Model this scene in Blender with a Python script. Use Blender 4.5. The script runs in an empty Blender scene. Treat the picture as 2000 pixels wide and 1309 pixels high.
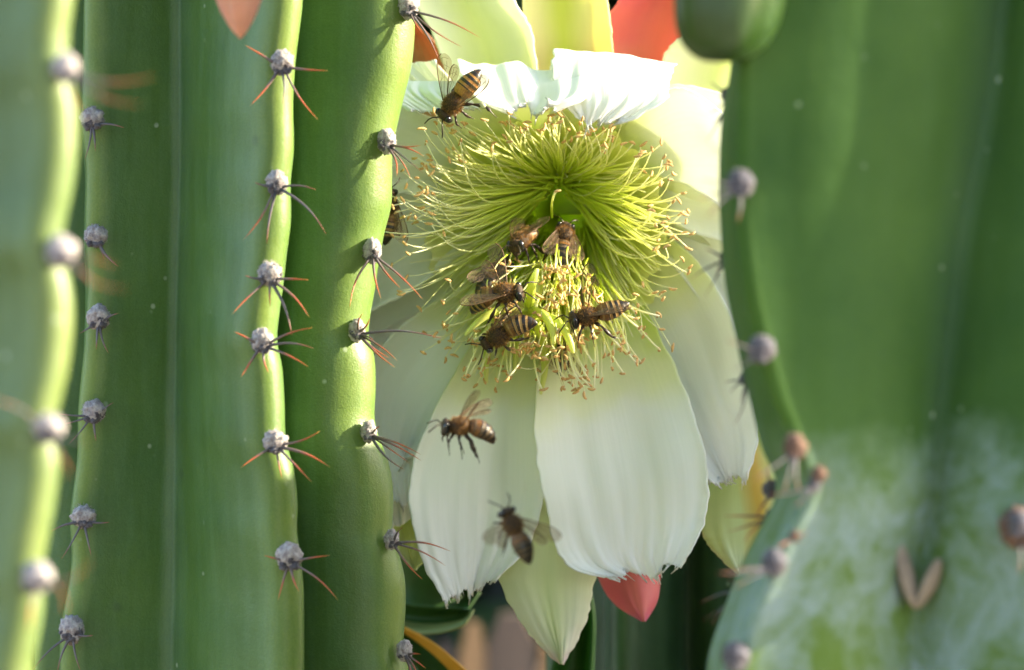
import bpy, bmesh, math, random
import numpy as np
from mathutils import Vector, Matrix, noise as mn
rnd = random.Random(7)
C = bpy.context.scene.collection

# ------------------------------------------------------------------ camera
CAM_D = 0.80          # metres from the lens to the flower plane
CAM_Z = 1.20          # height of the optical axis
U = 1e-4              # 0.1 mm: one photo pixel at the flower plane
cd = bpy.data.cameras.new('camera'); cam = bpy.data.objects.new('camera', cd); C.objects.link(cam)
cam.location = (0, -CAM_D, CAM_Z); cam.rotation_euler = (math.radians(90), 0, 0)
cd.sensor_width = 36.0; cd.lens = 144.0; cd.clip_start = 0.02; cd.clip_end = 2000
cd.dof.use_dof = True; cd.dof.focus_distance = CAM_D - 0.024; cd.dof.aperture_fstop = 21.0
bpy.context.scene.camera = cam

# ------------------------------------------------------------------ light
SUN_TO = Vector((0.935, 0.035, 0.36)).normalized()
el = math.asin(SUN_TO.z); az = math.atan2(SUN_TO.x, SUN_TO.y)
w = bpy.data.worlds.new('World'); bpy.context.scene.world = w; w.use_nodes = True
nt = w.node_tree; bg = nt.nodes['Background']
sky = nt.nodes.new('ShaderNodeTexSky'); sky.sky_type = 'NISHITA'; sky.sun_disc = False
sky.sun_elevation = el; sky.sun_rotation = az; sky.air_density = 1.0; sky.dust_density = 1.5
nt.links.new(sky.outputs[0], bg.inputs[0]); bg.inputs[1].default_value = 0.15
sl = bpy.data.lights.new('sun', 'SUN'); sun = bpy.data.objects.new('sun', sl); C.objects.link(sun)
sl.energy = 4.4; sl.angle = math.radians(0.6); sl.color = (1.0, 0.88, 0.64)
sun.rotation_euler = SUN_TO.to_track_quat('Z', 'Y').to_euler()
sun.location = (2, 0, 3)
vs = bpy.context.scene.view_settings
vs.view_transform = 'Standard'; vs.look = 'None'; vs.exposure = 2.2; vs.gamma = 1.0; vs.use_curve_mapping = False
bpy.context.scene.render.engine = 'CYCLES'
cy = bpy.context.scene.cycles
cy.max_bounces = 10; cy.diffuse_bounces = 5; cy.transmission_bounces = 8; cy.transparent_max_bounces = 16
cy.sample_clamp_indirect = 6.0; cy.use_denoising = True

# ------------------------------------------------------------------ helpers
def W(px, py, d):
    """a point seen at photo pixel (px,py), d tenths of a millimetre behind the flower plane"""
    s = (8000.0 + d) / 8000.0
    return Vector(((px - 1000) * U * s, d * U, CAM_Z - (py - 654.5) * U * s))

def tag(o, label=None, cat=None, group=None, kind=None):
    if label: o['label'] = label
    if cat: o['category'] = cat
    if group: o['group'] = group
    if kind: o['kind'] = kind
    return o

def root(name, loc, label, cat, group=None):
    o = bpy.data.objects.new(name, None); C.objects.link(o); o.location = loc
    o.empty_display_size = 0.01
    return tag(o, label, cat, group)

def origin(o):
    v = Vector((0, 0, 0))
    while o is not None:
        v += Vector(o.location); o = o.parent
    return v

class MB:
    def __init__(s): s.v = []; s.f = []; s.m = []; s.a = []; s.uv = {}
    def add(s, vs_, fs_, mi=0, att=None):
        n = len(s.v); s.v.extend([tuple(p) for p in vs_])
        s.f.extend([tuple(i + n for i in f) for f in fs_]); s.m.extend([mi] * len(fs_))
        s.a.extend(att if att is not None else [0.0] * len(vs_))
        return n
    def build(s, name, mats, parent=None, smooth=True, attname='t', off=None, loc=None):
        me = bpy.data.meshes.new(name)
        o0 = off if off is not None else (origin(parent) if parent else Vector((0, 0, 0)))
        if loc is not None: o0 = Vector(loc)
        me.from_pydata([(x - o0.x, y - o0.y, z - o0.z) for x, y, z in s.v], [], s.f)
        if not isinstance(mats, (list, tuple)): mats = [mats]
        for m in mats: me.materials.append(m)
        if s.f:
            me.polygons.foreach_set('material_index', s.m)
            me.polygons.foreach_set('use_smooth', [smooth] * len(s.f))
        at = me.attributes.new(attname, 'FLOAT', 'POINT'); at.data.foreach_set('value', s.a)
        me.update()
        o = bpy.data.objects.new(name, me); C.objects.link(o)
        if parent: o.parent = parent
        if loc is not None: o.location = Vector(loc) - (origin(parent) if parent else Vector((0, 0, 0)))
        return o

def frame_path(pts):
    pts = [Vector(p) for p in pts]; n = len(pts); out = []
    t0 = (pts[1] - pts[0]).normalized()
    a = t0.orthogonal().normalized()
    for i in range(n):
        t = (pts[min(i + 1, n - 1)] - pts[max(i - 1, 0)])
        t = t.normalized() if t.length > 1e-12 else t0
        a = (a - t * a.dot(t)); a = a.normalized() if a.length > 1e-9 else t.orthogonal().normalized()
        out.append((pts[i], t, a, t.cross(a)))
    return out

def tube(mb, pts, radii, sides=6, mi=0, att=None, flat=1.0, cap=True):
    fr = frame_path(pts); n = len(fr); vs_, fs_, at = [], [], []
    for i, (p, t, a, b) in enumerate(fr):
        r = radii[i] if hasattr(radii, '__len__') else radii
        for k in range(sides):
            c = 2 * math.pi * k / sides
            vs_.append(p + a * (math.cos(c) * r) + b * (math.sin(c) * r * flat))
            at.append(att[i] if att is not None else i / (n - 1))
    for i in range(n - 1):
        for k in range(sides):
            k2 = (k + 1) % sides
            fs_.append((i * sides + k, i * sides + k2, (i + 1) * sides + k2, (i + 1) * sides + k))
    if cap:
        fs_.append(tuple(range(sides - 1, -1, -1))); fs_.append(tuple((n - 1) * sides + k for k in range(sides)))
    mb.add(vs_, fs_, mi, at)

def ellipsoid(mb, c, ax, rx, ry, rz, nu=12, nv=8, mi=0, att=0.0, jit=0.0):
    """ax: 3 orthonormal axes"""
    vs_, fs_ = [], []
    for j in range(nv + 1):
        ph = math.pi * j / nv
        for i in range(nu):
            th = 2 * math.pi * i / nu
            x, y, z = math.cos(ph), math.sin(ph) * math.cos(th), math.sin(ph) * math.sin(th)
            k = 1.0
            if jit: k = 1 + jit * mn.noise(Vector((x, y, z)) * 3.1 + c * 900)
            vs_.append(c + ax[0] * (x * rx * k) + ax[1] * (y * ry * k) + ax[2] * (z * rz * k))
    for j in range(nv):
        for i in range(nu):
            i2 = (i + 1) % nu
            fs_.append((j * nu + i, j * nu + i2, (j + 1) * nu + i2, (j + 1) * nu + i))
    mb.add(vs_, fs_, mi, [att] * len(vs_))

def cr(pts, t):
    """Catmull-Rom through tuples, t in 0..1"""
    n = len(pts) - 1; x = t * n; i = min(int(x), n - 1); f = x - i
    p0 = pts[max(i - 1, 0)]; p1 = pts[i]; p2 = pts[i + 1]; p3 = pts[min(i + 2, n)]
    return tuple(0.5 * ((2 * b) + (-a + c) * f + (2 * a - 5 * b + 4 * c - d) * f * f + (-a + 3 * b - 3 * c + d) * f ** 3)
                 for a, b, c, d in zip(p0, p1, p2, p3))

def smooth(a, b, x):
    x = max(0.0, min(1.0, (x - a) / (b - a))); return x * x * (3 - 2 * x)

AX = (Vector((1, 0, 0)), Vector((0, 1, 0)), Vector((0, 0, 1)))

# ------------------------------------------------------------------ materials
def mat(name):
    m = bpy.data.materials.new(name); m.use_nodes = True
    n = m.node_tree; b = n.nodes['Principled BSDF']
    return m, n, b
def node(n, typ, **kw):
    x = n.nodes.new(typ)
    for k, v in kw.items():
        if k in x.inputs.keys(): x.inputs[k].default_value = v
        else: setattr(x, k, v)
    return x
def ramp(n, src, stops, interp='LINEAR'):
    r = n.nodes.new('ShaderNodeValToRGB'); r.color_ramp.interpolation = interp
    e = r.color_ramp.elements
    while len(e) < len(stops): e.new(0.5)
    for i, (p, c) in enumerate(stops): e[i].position = p; e[i].color = (c[0], c[1], c[2], 1)
    n.links.new(src, r.inputs[0]); return r.outputs[0]
def mix(n, fac, a, b, mode='MIX'):
    m = n.nodes.new('ShaderNodeMix'); m.data_type = 'RGBA'; m.blend_type = mode
    if hasattr(fac, 'links'): n.links.new(fac, m.inputs[0])
    else: m.inputs[0].default_value = fac
    for s, i in ((a, 6), (b, 7)):
        if hasattr(s, 'links'): n.links.new(s, m.inputs[i])
        else: m.inputs[i].default_value = (s[0], s[1], s[2], 1)
    return m.outputs[2]
def math_(n, op, a, b=0.5, clamp=False):
    m = n.nodes.new('ShaderNodeMath'); m.operation = op; m.use_clamp = clamp
    for s, i in ((a, 0), (b, 1)):
        if hasattr(s, 'links'): n.links.new(s, m.inputs[i])
        else: m.inputs[i].default_value = s
    return m.outputs[0]
def tc(n, scale=(1, 1, 1), out='Object'):
    t = n.nodes.new('ShaderNodeTexCoord'); mp = n.nodes.new('ShaderNodeMapping'); mp.inputs['Scale'].default_value = scale
    n.links.new(t.outputs[out], mp.inputs[0]); return mp.outputs[0]
def noise_(n, vec, scale, detail=4, rough=0.55, dist=0.0):
    x = n.nodes.new('ShaderNodeTexNoise'); x.inputs['Scale'].default_value = scale; x.inputs['Detail'].default_value = detail
    x.inputs['Roughness'].default_value = rough; x.inputs['Distortion'].default_value = dist
    n.links.new(vec, x.inputs['Vector']); return x.outputs[0]
def bump(n, b, h, strength, dist):
    x = n.nodes.new('ShaderNodeBump'); x.inputs['Strength'].default_value = strength; x.inputs['Distance'].default_value = dist
    n.links.new(h, x.inputs['Height']); n.links.new(x.outputs[0], b.inputs['Normal']); return x
def attr(n, name='t'):
    a = n.nodes.new('ShaderNodeAttribute'); a.attribute_name = name; return a.outputs['Fac']

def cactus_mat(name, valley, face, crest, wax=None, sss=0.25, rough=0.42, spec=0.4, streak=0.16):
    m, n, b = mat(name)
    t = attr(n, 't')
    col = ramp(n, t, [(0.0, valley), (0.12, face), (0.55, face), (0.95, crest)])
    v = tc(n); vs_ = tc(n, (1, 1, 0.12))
    blot = noise_(n, v, 45, 5, 0.6)
    col = mix(n, ramp(n, blot, [(0.35, (0, 0, 0)), (0.7, (1, 1, 1))]), col, mix(n, 1.0, col, (0.62, 0.74, 0.72), 'MULTIPLY'))
    st = noise_(n, vs_, 260, 4, 0.6)
    col = mix(n, ramp(n, st, [(0.42, (0, 0, 0)), (0.75, (streak, streak, streak))]), col, (0.20, 0.33, 0.20))
    fine = noise_(n, v, 2600, 3, 0.7)
    col = mix(n, ramp(n, fine, [(0.40, (0.55, 0.55, 0.55)), (0.6, (0, 0, 0))]), col, mix(n, 1.0, col, (0.7, 0.8, 0.7), 'MULTIPLY'))
    # glaucous bloom in the furrows, broken up
    bl = math_(n, 'MULTIPLY', ramp(n, t, [(0.0, (1, 1, 1)), (0.13, (0, 0, 0))]), noise_(n, vs_, 180, 5, 0.65), True)
    col = mix(n, math_(n, 'MULTIPLY', bl, 0.08), col, (0.16, 0.27, 0.16))
    # small pale scars and dark pits
    vo = n.nodes.new('ShaderNodeTexVoronoi'); vo.inputs['Scale'].default_value = 210; n.links.new(v, vo.inputs['Vector'])
    gate = ramp(n, noise_(n, v, 60, 2), [(0.55, (0, 0, 0)), (0.62, (1, 1, 1))])
    dots = math_(n, 'MULTIPLY', ramp(n, vo.outputs['Distance'], [(0.06, (1, 1, 1)), (0.13, (0, 0, 0))]), gate)
    col = mix(n, math_(n, 'MULTIPLY', dots, 0.7), col, (0.35, 0.42, 0.30))
    vo2 = n.nodes.new('ShaderNodeTexVoronoi'); vo2.inputs['Scale'].default_value = 120; n.links.new(v, vo2.inputs['Vector'])
    gate2 = ramp(n, noise_(n, v, 37, 2), [(0.56, (0, 0, 0)), (0.60, (1, 1, 1))])
    dd = math_(n, 'MULTIPLY', ramp(n, vo2.outputs['Distance'], [(0.07, (1, 1, 1)), (0.16, (0, 0, 0))]), gate2)
    col = mix(n, math_(n, 'MULTIPLY', dd, 0.35), col, (0.03, 0.06, 0.03))
    if wax is not None:   # old lower joint: flaking blue-white wax
        zt = n.nodes.new('ShaderNodeSeparateXYZ'); n.links.new(n.nodes.new('ShaderNodeNewGeometry').outputs['Position'], zt.inputs[0])
        lo = ramp(n, math_(n, 'MULTIPLY_ADD', math_(n, 'ADD', zt.outputs[2], math_(n, 'MULTIPLY', math_(n, 'SUBTRACT', noise_(n, v, 42, 5, 0.6), 0.5), 0.045)), 55.0), [(0, (1, 1, 1)), (1, (0, 0, 0))])
        mad = lo.node.inputs[0].links[0].from_node; mad.inputs[2].default_value = -55.0 * wax[0]; mad.use_clamp = True
        pat = ramp(n, noise_(n, tc(n, (1, 1, 0.9)), 58, 12, 0.78, 0.3), [(0.42, (0, 0, 0)), (0.60, (1, 1, 1))])
        fac = math_(n, 'MULTIPLY', math_(n, 'MULTIPLY', lo, pat), 0.85)
        col = mix(n, lo, col, mix(n, 0.45, col, (0.13, 0.20, 0.035)))
        col = mix(n, fac, col, wax[1])
    n.links.new(col, b.inputs['Base Color'])
    b.inputs['Roughness'].default_value = rough
    b.inputs['Specular IOR Level'].default_value = spec
    b.inputs['Subsurface Weight'].default_value = sss; b.inputs['Subsurface Scale'].default_value = 0.002
    b.inputs['Subsurface Radius'].default_value = (0.9, 1.0, 0.12)
    h = math_(n, 'ADD', math_(n, 'MULTIPLY', fine, 0.5), math_(n, 'MULTIPLY', noise_(n, v, 130, 4), 2.0))
    bump(n, b, h, 0.35, 0.0004)
    return m

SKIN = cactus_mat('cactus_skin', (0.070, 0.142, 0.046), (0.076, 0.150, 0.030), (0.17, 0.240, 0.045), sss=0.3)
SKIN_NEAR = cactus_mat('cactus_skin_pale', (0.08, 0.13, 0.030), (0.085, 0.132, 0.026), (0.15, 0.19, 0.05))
SKIN_OLD = cactus_mat('cactus_skin_old', (0.052, 0.105, 0.034), (0.044, 0.098, 0.018), (0.056, 0.115, 0.016), wax=(1.167, (0.20, 0.27, 0.27)), rough=0.68, spec=0.14, streak=0.03)
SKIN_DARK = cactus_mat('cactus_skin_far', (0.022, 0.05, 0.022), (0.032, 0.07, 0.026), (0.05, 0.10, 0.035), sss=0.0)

def simple(name, col, rough=0.6, spec=0.4, sss=0.0, nscale=None, namt=0.3, bscale=None, bstr=0.3, bdist=0.0003):
    m, n, b = mat(name)
    if nscale:
        v = tc(n); f = noise_(n, v, nscale, 5, 0.6)
        c = mix(n, ramp(n, f, [(0.3, (0, 0, 0)), (0.7, (1, 1, 1))]), col, tuple(x * (1 - namt) for x in col))
        n.links.new(c, b.inputs['Base Color'])
    else: b.inputs['Base Color'].default_value = (*col, 1)
    if bscale: bump(n, b, noise_(n, tc(n), bscale, 5, 0.65), bstr, bdist)
    b.inputs['Roughness'].default_value = rough; b.inputs['Specular IOR Level'].default_value = spec
    if sss: b.inputs['Subsurface Weight'].default_value = sss; b.inputs['Subsurface Scale'].default_value = 0.002
    return m

def wool_mat(name, a, bcol):
    m, n, b = mat(name); v = tc(n)
    f = noise_(n, v, 900, 5, 0.7); g = noise_(n, v, 3200, 3, 0.7)
    c = mix(n, ramp(n, f, [(0.35, (0, 0, 0)), (0.62, (1, 1, 1))]), bcol, a)
    n.links.new(c, b.inputs['Base Color']); b.inputs['Roughness'].default_value = 0.95
    b.inputs['Specular IOR Level'].default_value = 0.1
    b.inputs['Sheen Weight'].default_value = 0.15
    bump(n, b, math_(n, 'ADD', f, math_(n, 'MULTIPLY', g, 0.5)), 0.8, 0.0006)
    return m
WOOL = wool_mat('areole_wool', (0.52, 0.48, 0.46), (0.22, 0.18, 0.19))
WOOL_DARK = wool_mat('areole_wool_dark', (0.15, 0.145, 0.17), (0.05, 0.04, 0.045))
WOOL_BROWN = wool_mat('areole_wool_brown', (0.20, 0.12, 0.085), (0.07, 0.035, 0.028))

def spine_mat(name, stops):
    m, n, b = mat(name)
    n.links.new(ramp(n, attr(n), stops), b.inputs['Base Color'])
    b.inputs['Roughness'].default_value = 0.45; b.inputs['Subsurface Weight'].default_value = 0.1
    b.inputs['Subsurface Scale'].default_value = 0.0005
    return m
SPINE = spine_mat('spine_red', [(0, (0.10, 0.085, 0.09)), (0.35, (0.16, 0.11, 0.10)), (0.6, (0.42, 0.09, 0.035)), (0.9, (0.50, 0.13, 0.03)), (1, (0.55, 0.35, 0.08))])
SPINE_GREY = spine_mat('spine_grey', [(0, (0.07, 0.065, 0.08)), (0.6, (0.13, 0.11, 0.12)), (0.85, (0.25, 0.09, 0.06)), (1, (0.30, 0.10, 0.05))])

def petal_mat(name, stops, trans=(0.97, 0.99, 0.92), tf=0.36, ridge=55.0, rough=0.5, edge=None):
    """thin living tissue: reflects and lets light through; pigment runs along the petal (UV v)"""
    m = bpy.data.materials.new(name); m.use_nodes = True; n = m.node_tree
    b = n.nodes['Principled BSDF']; out = n.nodes['Material Output']
    uv = n.nodes.new('ShaderNodeUVMap'); sep = n.nodes.new('ShaderNodeSeparateXYZ'); n.links.new(uv.outputs[0], sep.inputs[0])
    v_ = sep.outputs[1]
    big = noise_(n, tc(n), 60, 3, 0.5)
    vv = math_(n, 'ADD', v_, math_(n, 'MULTIPLY', math_(n, 'SUBTRACT', big, 0.5), 0.22))
    col = ramp(n, vv, stops, 'EASE')
    if edge is not None:   # stripe of another pigment down the middle
        uc = math_(n, 'ABSOLUTE', math_(n, 'SUBTRACT', sep.outputs[0], edge[1]), 0)
        k = ramp(n, math_(n, 'ADD', uc, math_(n, 'MULTIPLY', math_(n, 'SUBTRACT', big, 0.5), 0.2)), [(0.02, (1, 1, 1)), (edge[2], (0, 0, 0))])
        col = mix(n, k, col, edge[0])
    mp = n.nodes.new('ShaderNodeMapping'); mp.inputs['Scale'].default_value = (ridge, 1.6, 1); n.links.new(uv.outputs[0], mp.inputs[0])
    veins = noise_(n, mp.outputs[0], 1.0, 5, 0.6, 0.3)
    col = mix(n, ramp(n, veins, [(0.35, (0.3, 0.3, 0.3)), (0.62, (0, 0, 0))]), col, mix(n, 1.0, col, (0.90, 0.93, 0.89), 'MULTIPLY'))
    n.links.new(col, b.inputs['Base Color']); b.inputs['Roughness'].default_value = rough
    b.inputs['Specular IOR Level'].default_value = 0.35; b.inputs['Sheen Weight'].default_value = 0.15
    hh = math_(n, 'ADD', veins, math_(n, 'MULTIPLY', noise_(n, tc(n), 1800, 2), 0.25))
    bp = bump(n, b, hh, 0.14, 0.0003)
    tr = n.nodes.new('ShaderNodeBsdfTranslucent'); n.links.new(mix(n, 1.0, col, trans, 'MULTIPLY'), tr.inputs[0])
    n.links.new(bp.outputs[0], tr.inputs['Normal'])
    mx = n.nodes.new('ShaderNodeMixShader'); mx.inputs[0].default_value = tf
    n.links.new(b.outputs[0], mx.inputs[1]); n.links.new(tr.outputs[0], mx.inputs[2]); n.links.new(mx.outputs[0], out.inputs[0])
    return m
WHITE = petal_mat('petal_white', [(0.0, (0.55, 0.70, 0.04)), (0.13, (0.72, 0.82, 0.16)), (0.25, (0.88, 0.90, 0.58)), (0.38, (0.92, 0.93, 0.87)), (1.0, (0.95, 0.955, 0.97))])
WHITE_BACK = petal_mat('petal_greenish', [(0.0, (0.5, 0.6, 0.10)), (0.3, (0.70, 0.76, 0.42)), (0.6, (0.80, 0.83, 0.66)), (1.0, (0.86, 0.87, 0.80))])
TEPAL_PALE = petal_mat('tepal_pale', [(0.0, (0.84, 0.87, 0.60)), (0.5, (0.88, 0.90, 0.74)), (1.0, (0.88, 0.90, 0.74))], edge=((0.82, 0.87, 0.46), 0.5, 0.35))
TEPAL_YELLOW = petal_mat('tepal_yellow', [(0.0, (0.80, 0.62, 0.28)), (0.5, (0.82, 0.78, 0.42)), (1.0, (0.82, 0.76, 0.46))], edge=((0.64, 0.70, 0.14), 0.45, 0.3))
TEPAL_RED = petal_mat('tepal_red', [(0.0, (0.80, 0.42, 0.28)), (0.4, (0.80, 0.20, 0.19)), (0.8, (0.80, 0.17, 0.20)), (1.0, (0.66, 0.07, 0.22))], trans=(0.9, 0.55, 0.55), edge=((0.76, 0.20, 0.15), 0.55, 0.3))
TEPAL_SALMON = petal_mat('tepal_salmon', [(0.0, (0.62, 0.45, 0.24)), (0.5, (0.62, 0.38, 0.22)), (1.0, (0.60, 0.30, 0.18))], trans=(0.8, 0.5, 0.4))
TEPAL_TIPPED = petal_mat('tepal_pink_tip', [(0.0, (0.60, 0.70, 0.24)), (0.45, (0.80, 0.84, 0.60)), (0.85, (0.88, 0.89, 0.80)), (1.0, (0.86, 0.72, 0.76))], edge=((0.78, 0.84, 0.50), 0.5, 0.3))
TEPAL_ORANGE = petal_mat('tepal_orange', [(0.0, (0.50, 0.60, 0.10)), (0.6, (0.66, 0.72, 0.34)), (1.0, (0.70, 0.74, 0.45))], edge=((0.72, 0.50, 0.08), 0.62, 0.2))
TEPAL_GREEN = petal_mat('tepal_green', [(0.0, (0.60, 0.68, 0.16)), (0.5, (0.66, 0.72, 0.20)), (1.0, (0.76, 0.80, 0.46))])

def thin_mat(name, stops, trans, tf=0.4, rough=0.45):
    m = bpy.data.materials.new(name); m.use_nodes = True; n = m.node_tree
    b = n.nodes['Principled BSDF']; out = n.nodes['Material Output']
    col = ramp(n, attr(n), stops); n.links.new(col, b.inputs['Base Color']); b.inputs['Roughness'].default_value = rough
    tr = n.nodes.new('ShaderNodeBsdfTranslucent'); n.links.new(mix(n, 1.0, col, trans, 'MULTIPLY'), tr.inputs[0])
    mx = n.nodes.new('ShaderNodeMixShader'); mx.inputs[0].default_value = tf
    n.links.new(b.outputs[0], mx.inputs[1]); n.links.new(tr.outputs[0], mx.inputs[2]); n.links.new(mx.outputs[0], out.inputs[0])
    return m
FILAMENT = thin_mat('filament', [(0.0, (0.66, 0.80, 0.04)), (0.35, (0.80, 0.88, 0.12)), (0.65, (0.90, 0.91, 0.42)), (1.0, (0.95, 0.93, 0.74))], (1, 1, 0.8), 0.36)
ANTHER = simple('anther', (0.76, 0.47, 0.19), 0.75, 0.2, nscale=2500, namt=0.35, bscale=4000, bstr=0.6, bdist=0.0002)
STYLE = thin_mat('style', [(0.0, (0.55, 0.66, 0.06)), (0.6, (0.72, 0.78, 0.16)), (1.0, (0.80, 0.82, 0.34))], (1, 1, 0.6), 0.35)
TUBE_IN = thin_mat('floral_tube_inside', [(0.0, (0.90, 0.91, 0.52)), (0.14, (0.84, 0.88, 0.30)), (0.38, (0.64, 0.78, 0.05)), (0.55, (0.48, 0.62, 0.03)), (0.75, (0.22, 0.30, 0.02)), (1.0, (0.10, 0.15, 0.01))], (1, 1, 0.5), 0.4)  # inner stops go dark: shade of the deep hollow put into the colour
TUBE_OUT = simple('floral_tube_outside', (0.12, 0.22, 0.05), 0.6, 0.3, nscale=200, bscale=400)

# ------------------------------------------------------------------ ground, fence, hedge (far, out of focus)
mb = MB(); N = 24
def gz(x, y): return 0.0 if max(abs(x), abs(y)) > 6 else 0.02 * mn.noise(Vector((x * 1.2, y * 1.2, 3)))
xs = [-900, -200, -60, -20, -8] + [-5 + 10 * i / N for i in range(N + 1)] + [8, 20, 60, 200, 900]
vs_, fs_ = [], []
for y in xs:
    for x in xs: vs_.append((x, y, gz(x, y)))
K = len(xs)
for j in range(K - 1):
    for i in range(K - 1): fs_.append((j * K + i, j * K + i + 1, (j + 1) * K + i + 1, (j + 1) * K + i))
mb.add(vs_, fs_)
m_ground, n, b = mat('dry_soil'); v = tc(n)
c = ramp(n, noise_(n, v, 6, 8, 0.65), [(0.3, (0.22, 0.16, 0.10)), (0.55, (0.34, 0.26, 0.18)), (0.75, (0.45, 0.37, 0.27))])
n.links.new(c, b.inputs['Base Color']); b.inputs['Roughness'].default_value = 0.95
bump(n, b, noise_(n, v, 60, 6, 0.7), 0.6, 0.01)
o = mb.build('ground', m_ground); tag(o, kind='structure')

FY = 0.80
def wood(name, col):
    m, n, b = mat(name); v = tc(n, (1, 1, 0.06))
    f = noise_(n, v, 90, 6, 0.65)
    c = mix(n, ramp(n, f, [(0.35, (0, 0, 0)), (0.7, (1, 1, 1))]), col, tuple(x * 0.5 for x in col))
    n.links.new(c, b.inputs['Base Color']); b.inputs['Roughness'].default_value = 0.85; bump(n, b, f, 0.5, 0.002); return m
WOODS = [wood('wood_grey_brown', (0.16, 0.11, 0.08)), wood('wood_tan', (0.42, 0.24, 0.11)), wood('wood_dark', (0.06, 0.042, 0.035)), wood('wood_weathered', (0.22, 0.15, 0.11))]
fence = root('stake_fence', (0, FY, 0), 'low weathered fence of uneven brown wooden stakes, blurred behind the flower', 'fence')
xw = -0.55
i = 0
sx = lambda px: (px - 1000) * U * 2.0
fixed = [(sx(845), sx(898), 2, 1.080), (sx(899), sx(950), 1, 1.087), (sx(951), sx(1048), 0, 1.091), (sx(1049), sx(1086), 1, 1.078), (sx(1087), sx(1130), 2, 1.07)]
stakes = []
x = fixed[0][0]
while x > -0.55:
    wd = rnd.uniform(0.012, 0.03); stakes.append((x - wd, x - 0.001, rnd.choice([0, 2, 3, 0]), 1.07 + rnd.uniform(-0.03, 0.02))); x -= wd
stakes += fixed
x = fixed[-1][1]
while x < 0.55:
    wd = rnd.uniform(0.012, 0.03); stakes.append((x + 0.001, x + wd, rnd.choice([0, 2, 3, 0, 1]), 1.07 + rnd.uniform(-0.03, 0.02))); x += wd
for (x0, x1, mi, h) in stakes:
    mb = MB(); w2 = (x1 - x0) / 2; xc = (x0 + x1) / 2; dy = rnd.uniform(-0.004, 0.004)
    th = 0.006
    v8 = []
    for (z, k) in ((0.0, 1), (h - 0.012, 1), (h, 0.45)):
        v8 += [(xc - w2 * k, FY + dy - th, z), (xc + w2 * k, FY + dy - th, z), (xc + w2 * k, FY + dy + th, z), (xc - w2 * k, FY + dy + th, z)]
    f8 = [(0, 3, 2, 1)]
    for q in (0, 4):
        for k in range(4): f8.append((q + k, q + (k + 1) % 4, q + 4 + (k + 1) % 4, q + 4 + k))
    f8.append((8, 9, 10, 11)); mb.add(v8, f8)
    mb.build('stake', WOODS[mi], fence, smooth=False)
for z in (0.35, 0.85):
    mb = MB(); tube(mb, [(-0.56, FY + 0.022, z), (0.56, FY + 0.022, z)], 0.011, 8); mb.build('rail', WOODS[0], fence)

def leaf_mat(name, a, bb, tf=0.3):
    m = bpy.data.materials.new(name); m.use_nodes = True; n = m.node_tree
    b = n.nodes['Principled BSDF']; out = n.nodes['Material Output']
    col = ramp(n, noise_(n, tc(n), 30, 4), [(0.3, a), (0.7, bb)]); n.links.new(col, b.inputs['Base Color']); b.inputs['Roughness'].default_value = 0.5
    tr = n.nodes.new('ShaderNodeBsdfTranslucent'); n.links.new(col, tr.inputs[0])
    mx = n.nodes.new('ShaderNodeMixShader'); mx.inputs[0].default_value = tf
    n.links.new(b.outputs[0], mx.inputs[1]); n.links.new(tr.outputs[0], mx.inputs[2]); n.links.new(mx.outputs[0], out.inputs[0]); return m
HEDGE = leaf_mat('hedge_leaf', (0.012, 0.03, 0.008), (0.03, 0.06, 0.015), 0.15)
mb = MB()
for k in range(42000):
    p = Vector((rnd.uniform(-2.2, 2.2), 1.35 + rnd.random() ** 1.5 * 0.7, rnd.uniform(0.0, 2.3)))
    p.y += 0.12 * mn.noise(p * 3)
    a = Vector((rnd.gauss(0, 1), rnd.gauss(0, 1), rnd.gauss(0, 1) - 0.5)).normalized(); bdir = a.orthogonal().normalized()
    L = rnd.uniform(0.05, 0.11); wd = L * 0.34; c_ = a.cross(bdir) * L * 0.08
    mb.add([p, p + a * L * 0.5 + bdir * wd + c_, p + a * L, p + a * L * 0.5 - bdir * wd + c_], [(0, 1, 2, 3)])
o = mb.build('hedge_foliage', HEDGE); tag(o, 'dark shaded hedge foliage far behind the flower', 'hedge', kind='stuff')

# ------------------------------------------------------------------ cactus columns
def zx(d, py): return W(1000, py, d).z
class Feat:
    """a crest or furrow line of a column: photo points at one depth, continued plainly out of frame"""
    def __init__(s, pts, d, kind, r=0.0, per=200, amp=8, dd=None, bul=0.05, bul2=None):
        s.kind = kind; s.bul = bul; s.bul2 = bul if bul2 is None else bul2; s.r = r * U; s.pts = sorted([(W(px, py, d).z, W(px, py, d).x) for px, py in pts]); s.d = d; s.per = per * U; s.amp = amp * U
        s.dd = dd
    def __call__(s, z):
        P = s.pts
        if z <= P[0][0]: x = P[0][1] + s.amp * (1 - math.cos(2 * math.pi * (P[0][0] - z) / s.per)) * (1 if s.kind == 'c' else 0)
        elif z >= P[-1][0]: x = P[-1][1] + s.amp * (1 - math.cos(2 * math.pi * (z - P[-1][0]) / s.per)) * (1 if s.kind == 'c' else 0)
        else:
            for i in range(len(P) - 1):
                if P[i][0] <= z <= P[i + 1][0]: break
            f = (z - P[i][0]) / max(P[i + 1][0] - P[i][0], 1e-9)
            x1, x2 = P[i][1], P[i + 1][1]; h = P[i + 1][0] - P[i][0]
            def sl(j):
                if j <= 0 or j >= len(P) - 1: return 0.0
                return (P[j + 1][1] - P[j - 1][1]) / max(P[j + 1][0] - P[j - 1][0], 1e-9)
            m1, m2 = sl(i) * h, sl(i + 1) * h
            x = (2 * f ** 3 - 3 * f * f + 1) * x1 + (f ** 3 - 2 * f * f + f) * m1 + (-2 * f ** 3 + 3 * f * f) * x2 + (f ** 3 - f * f) * m2
        y = s.d * U
        if s.dd: y += s.dd(z) * U
        return Vector((x, y))

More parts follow.
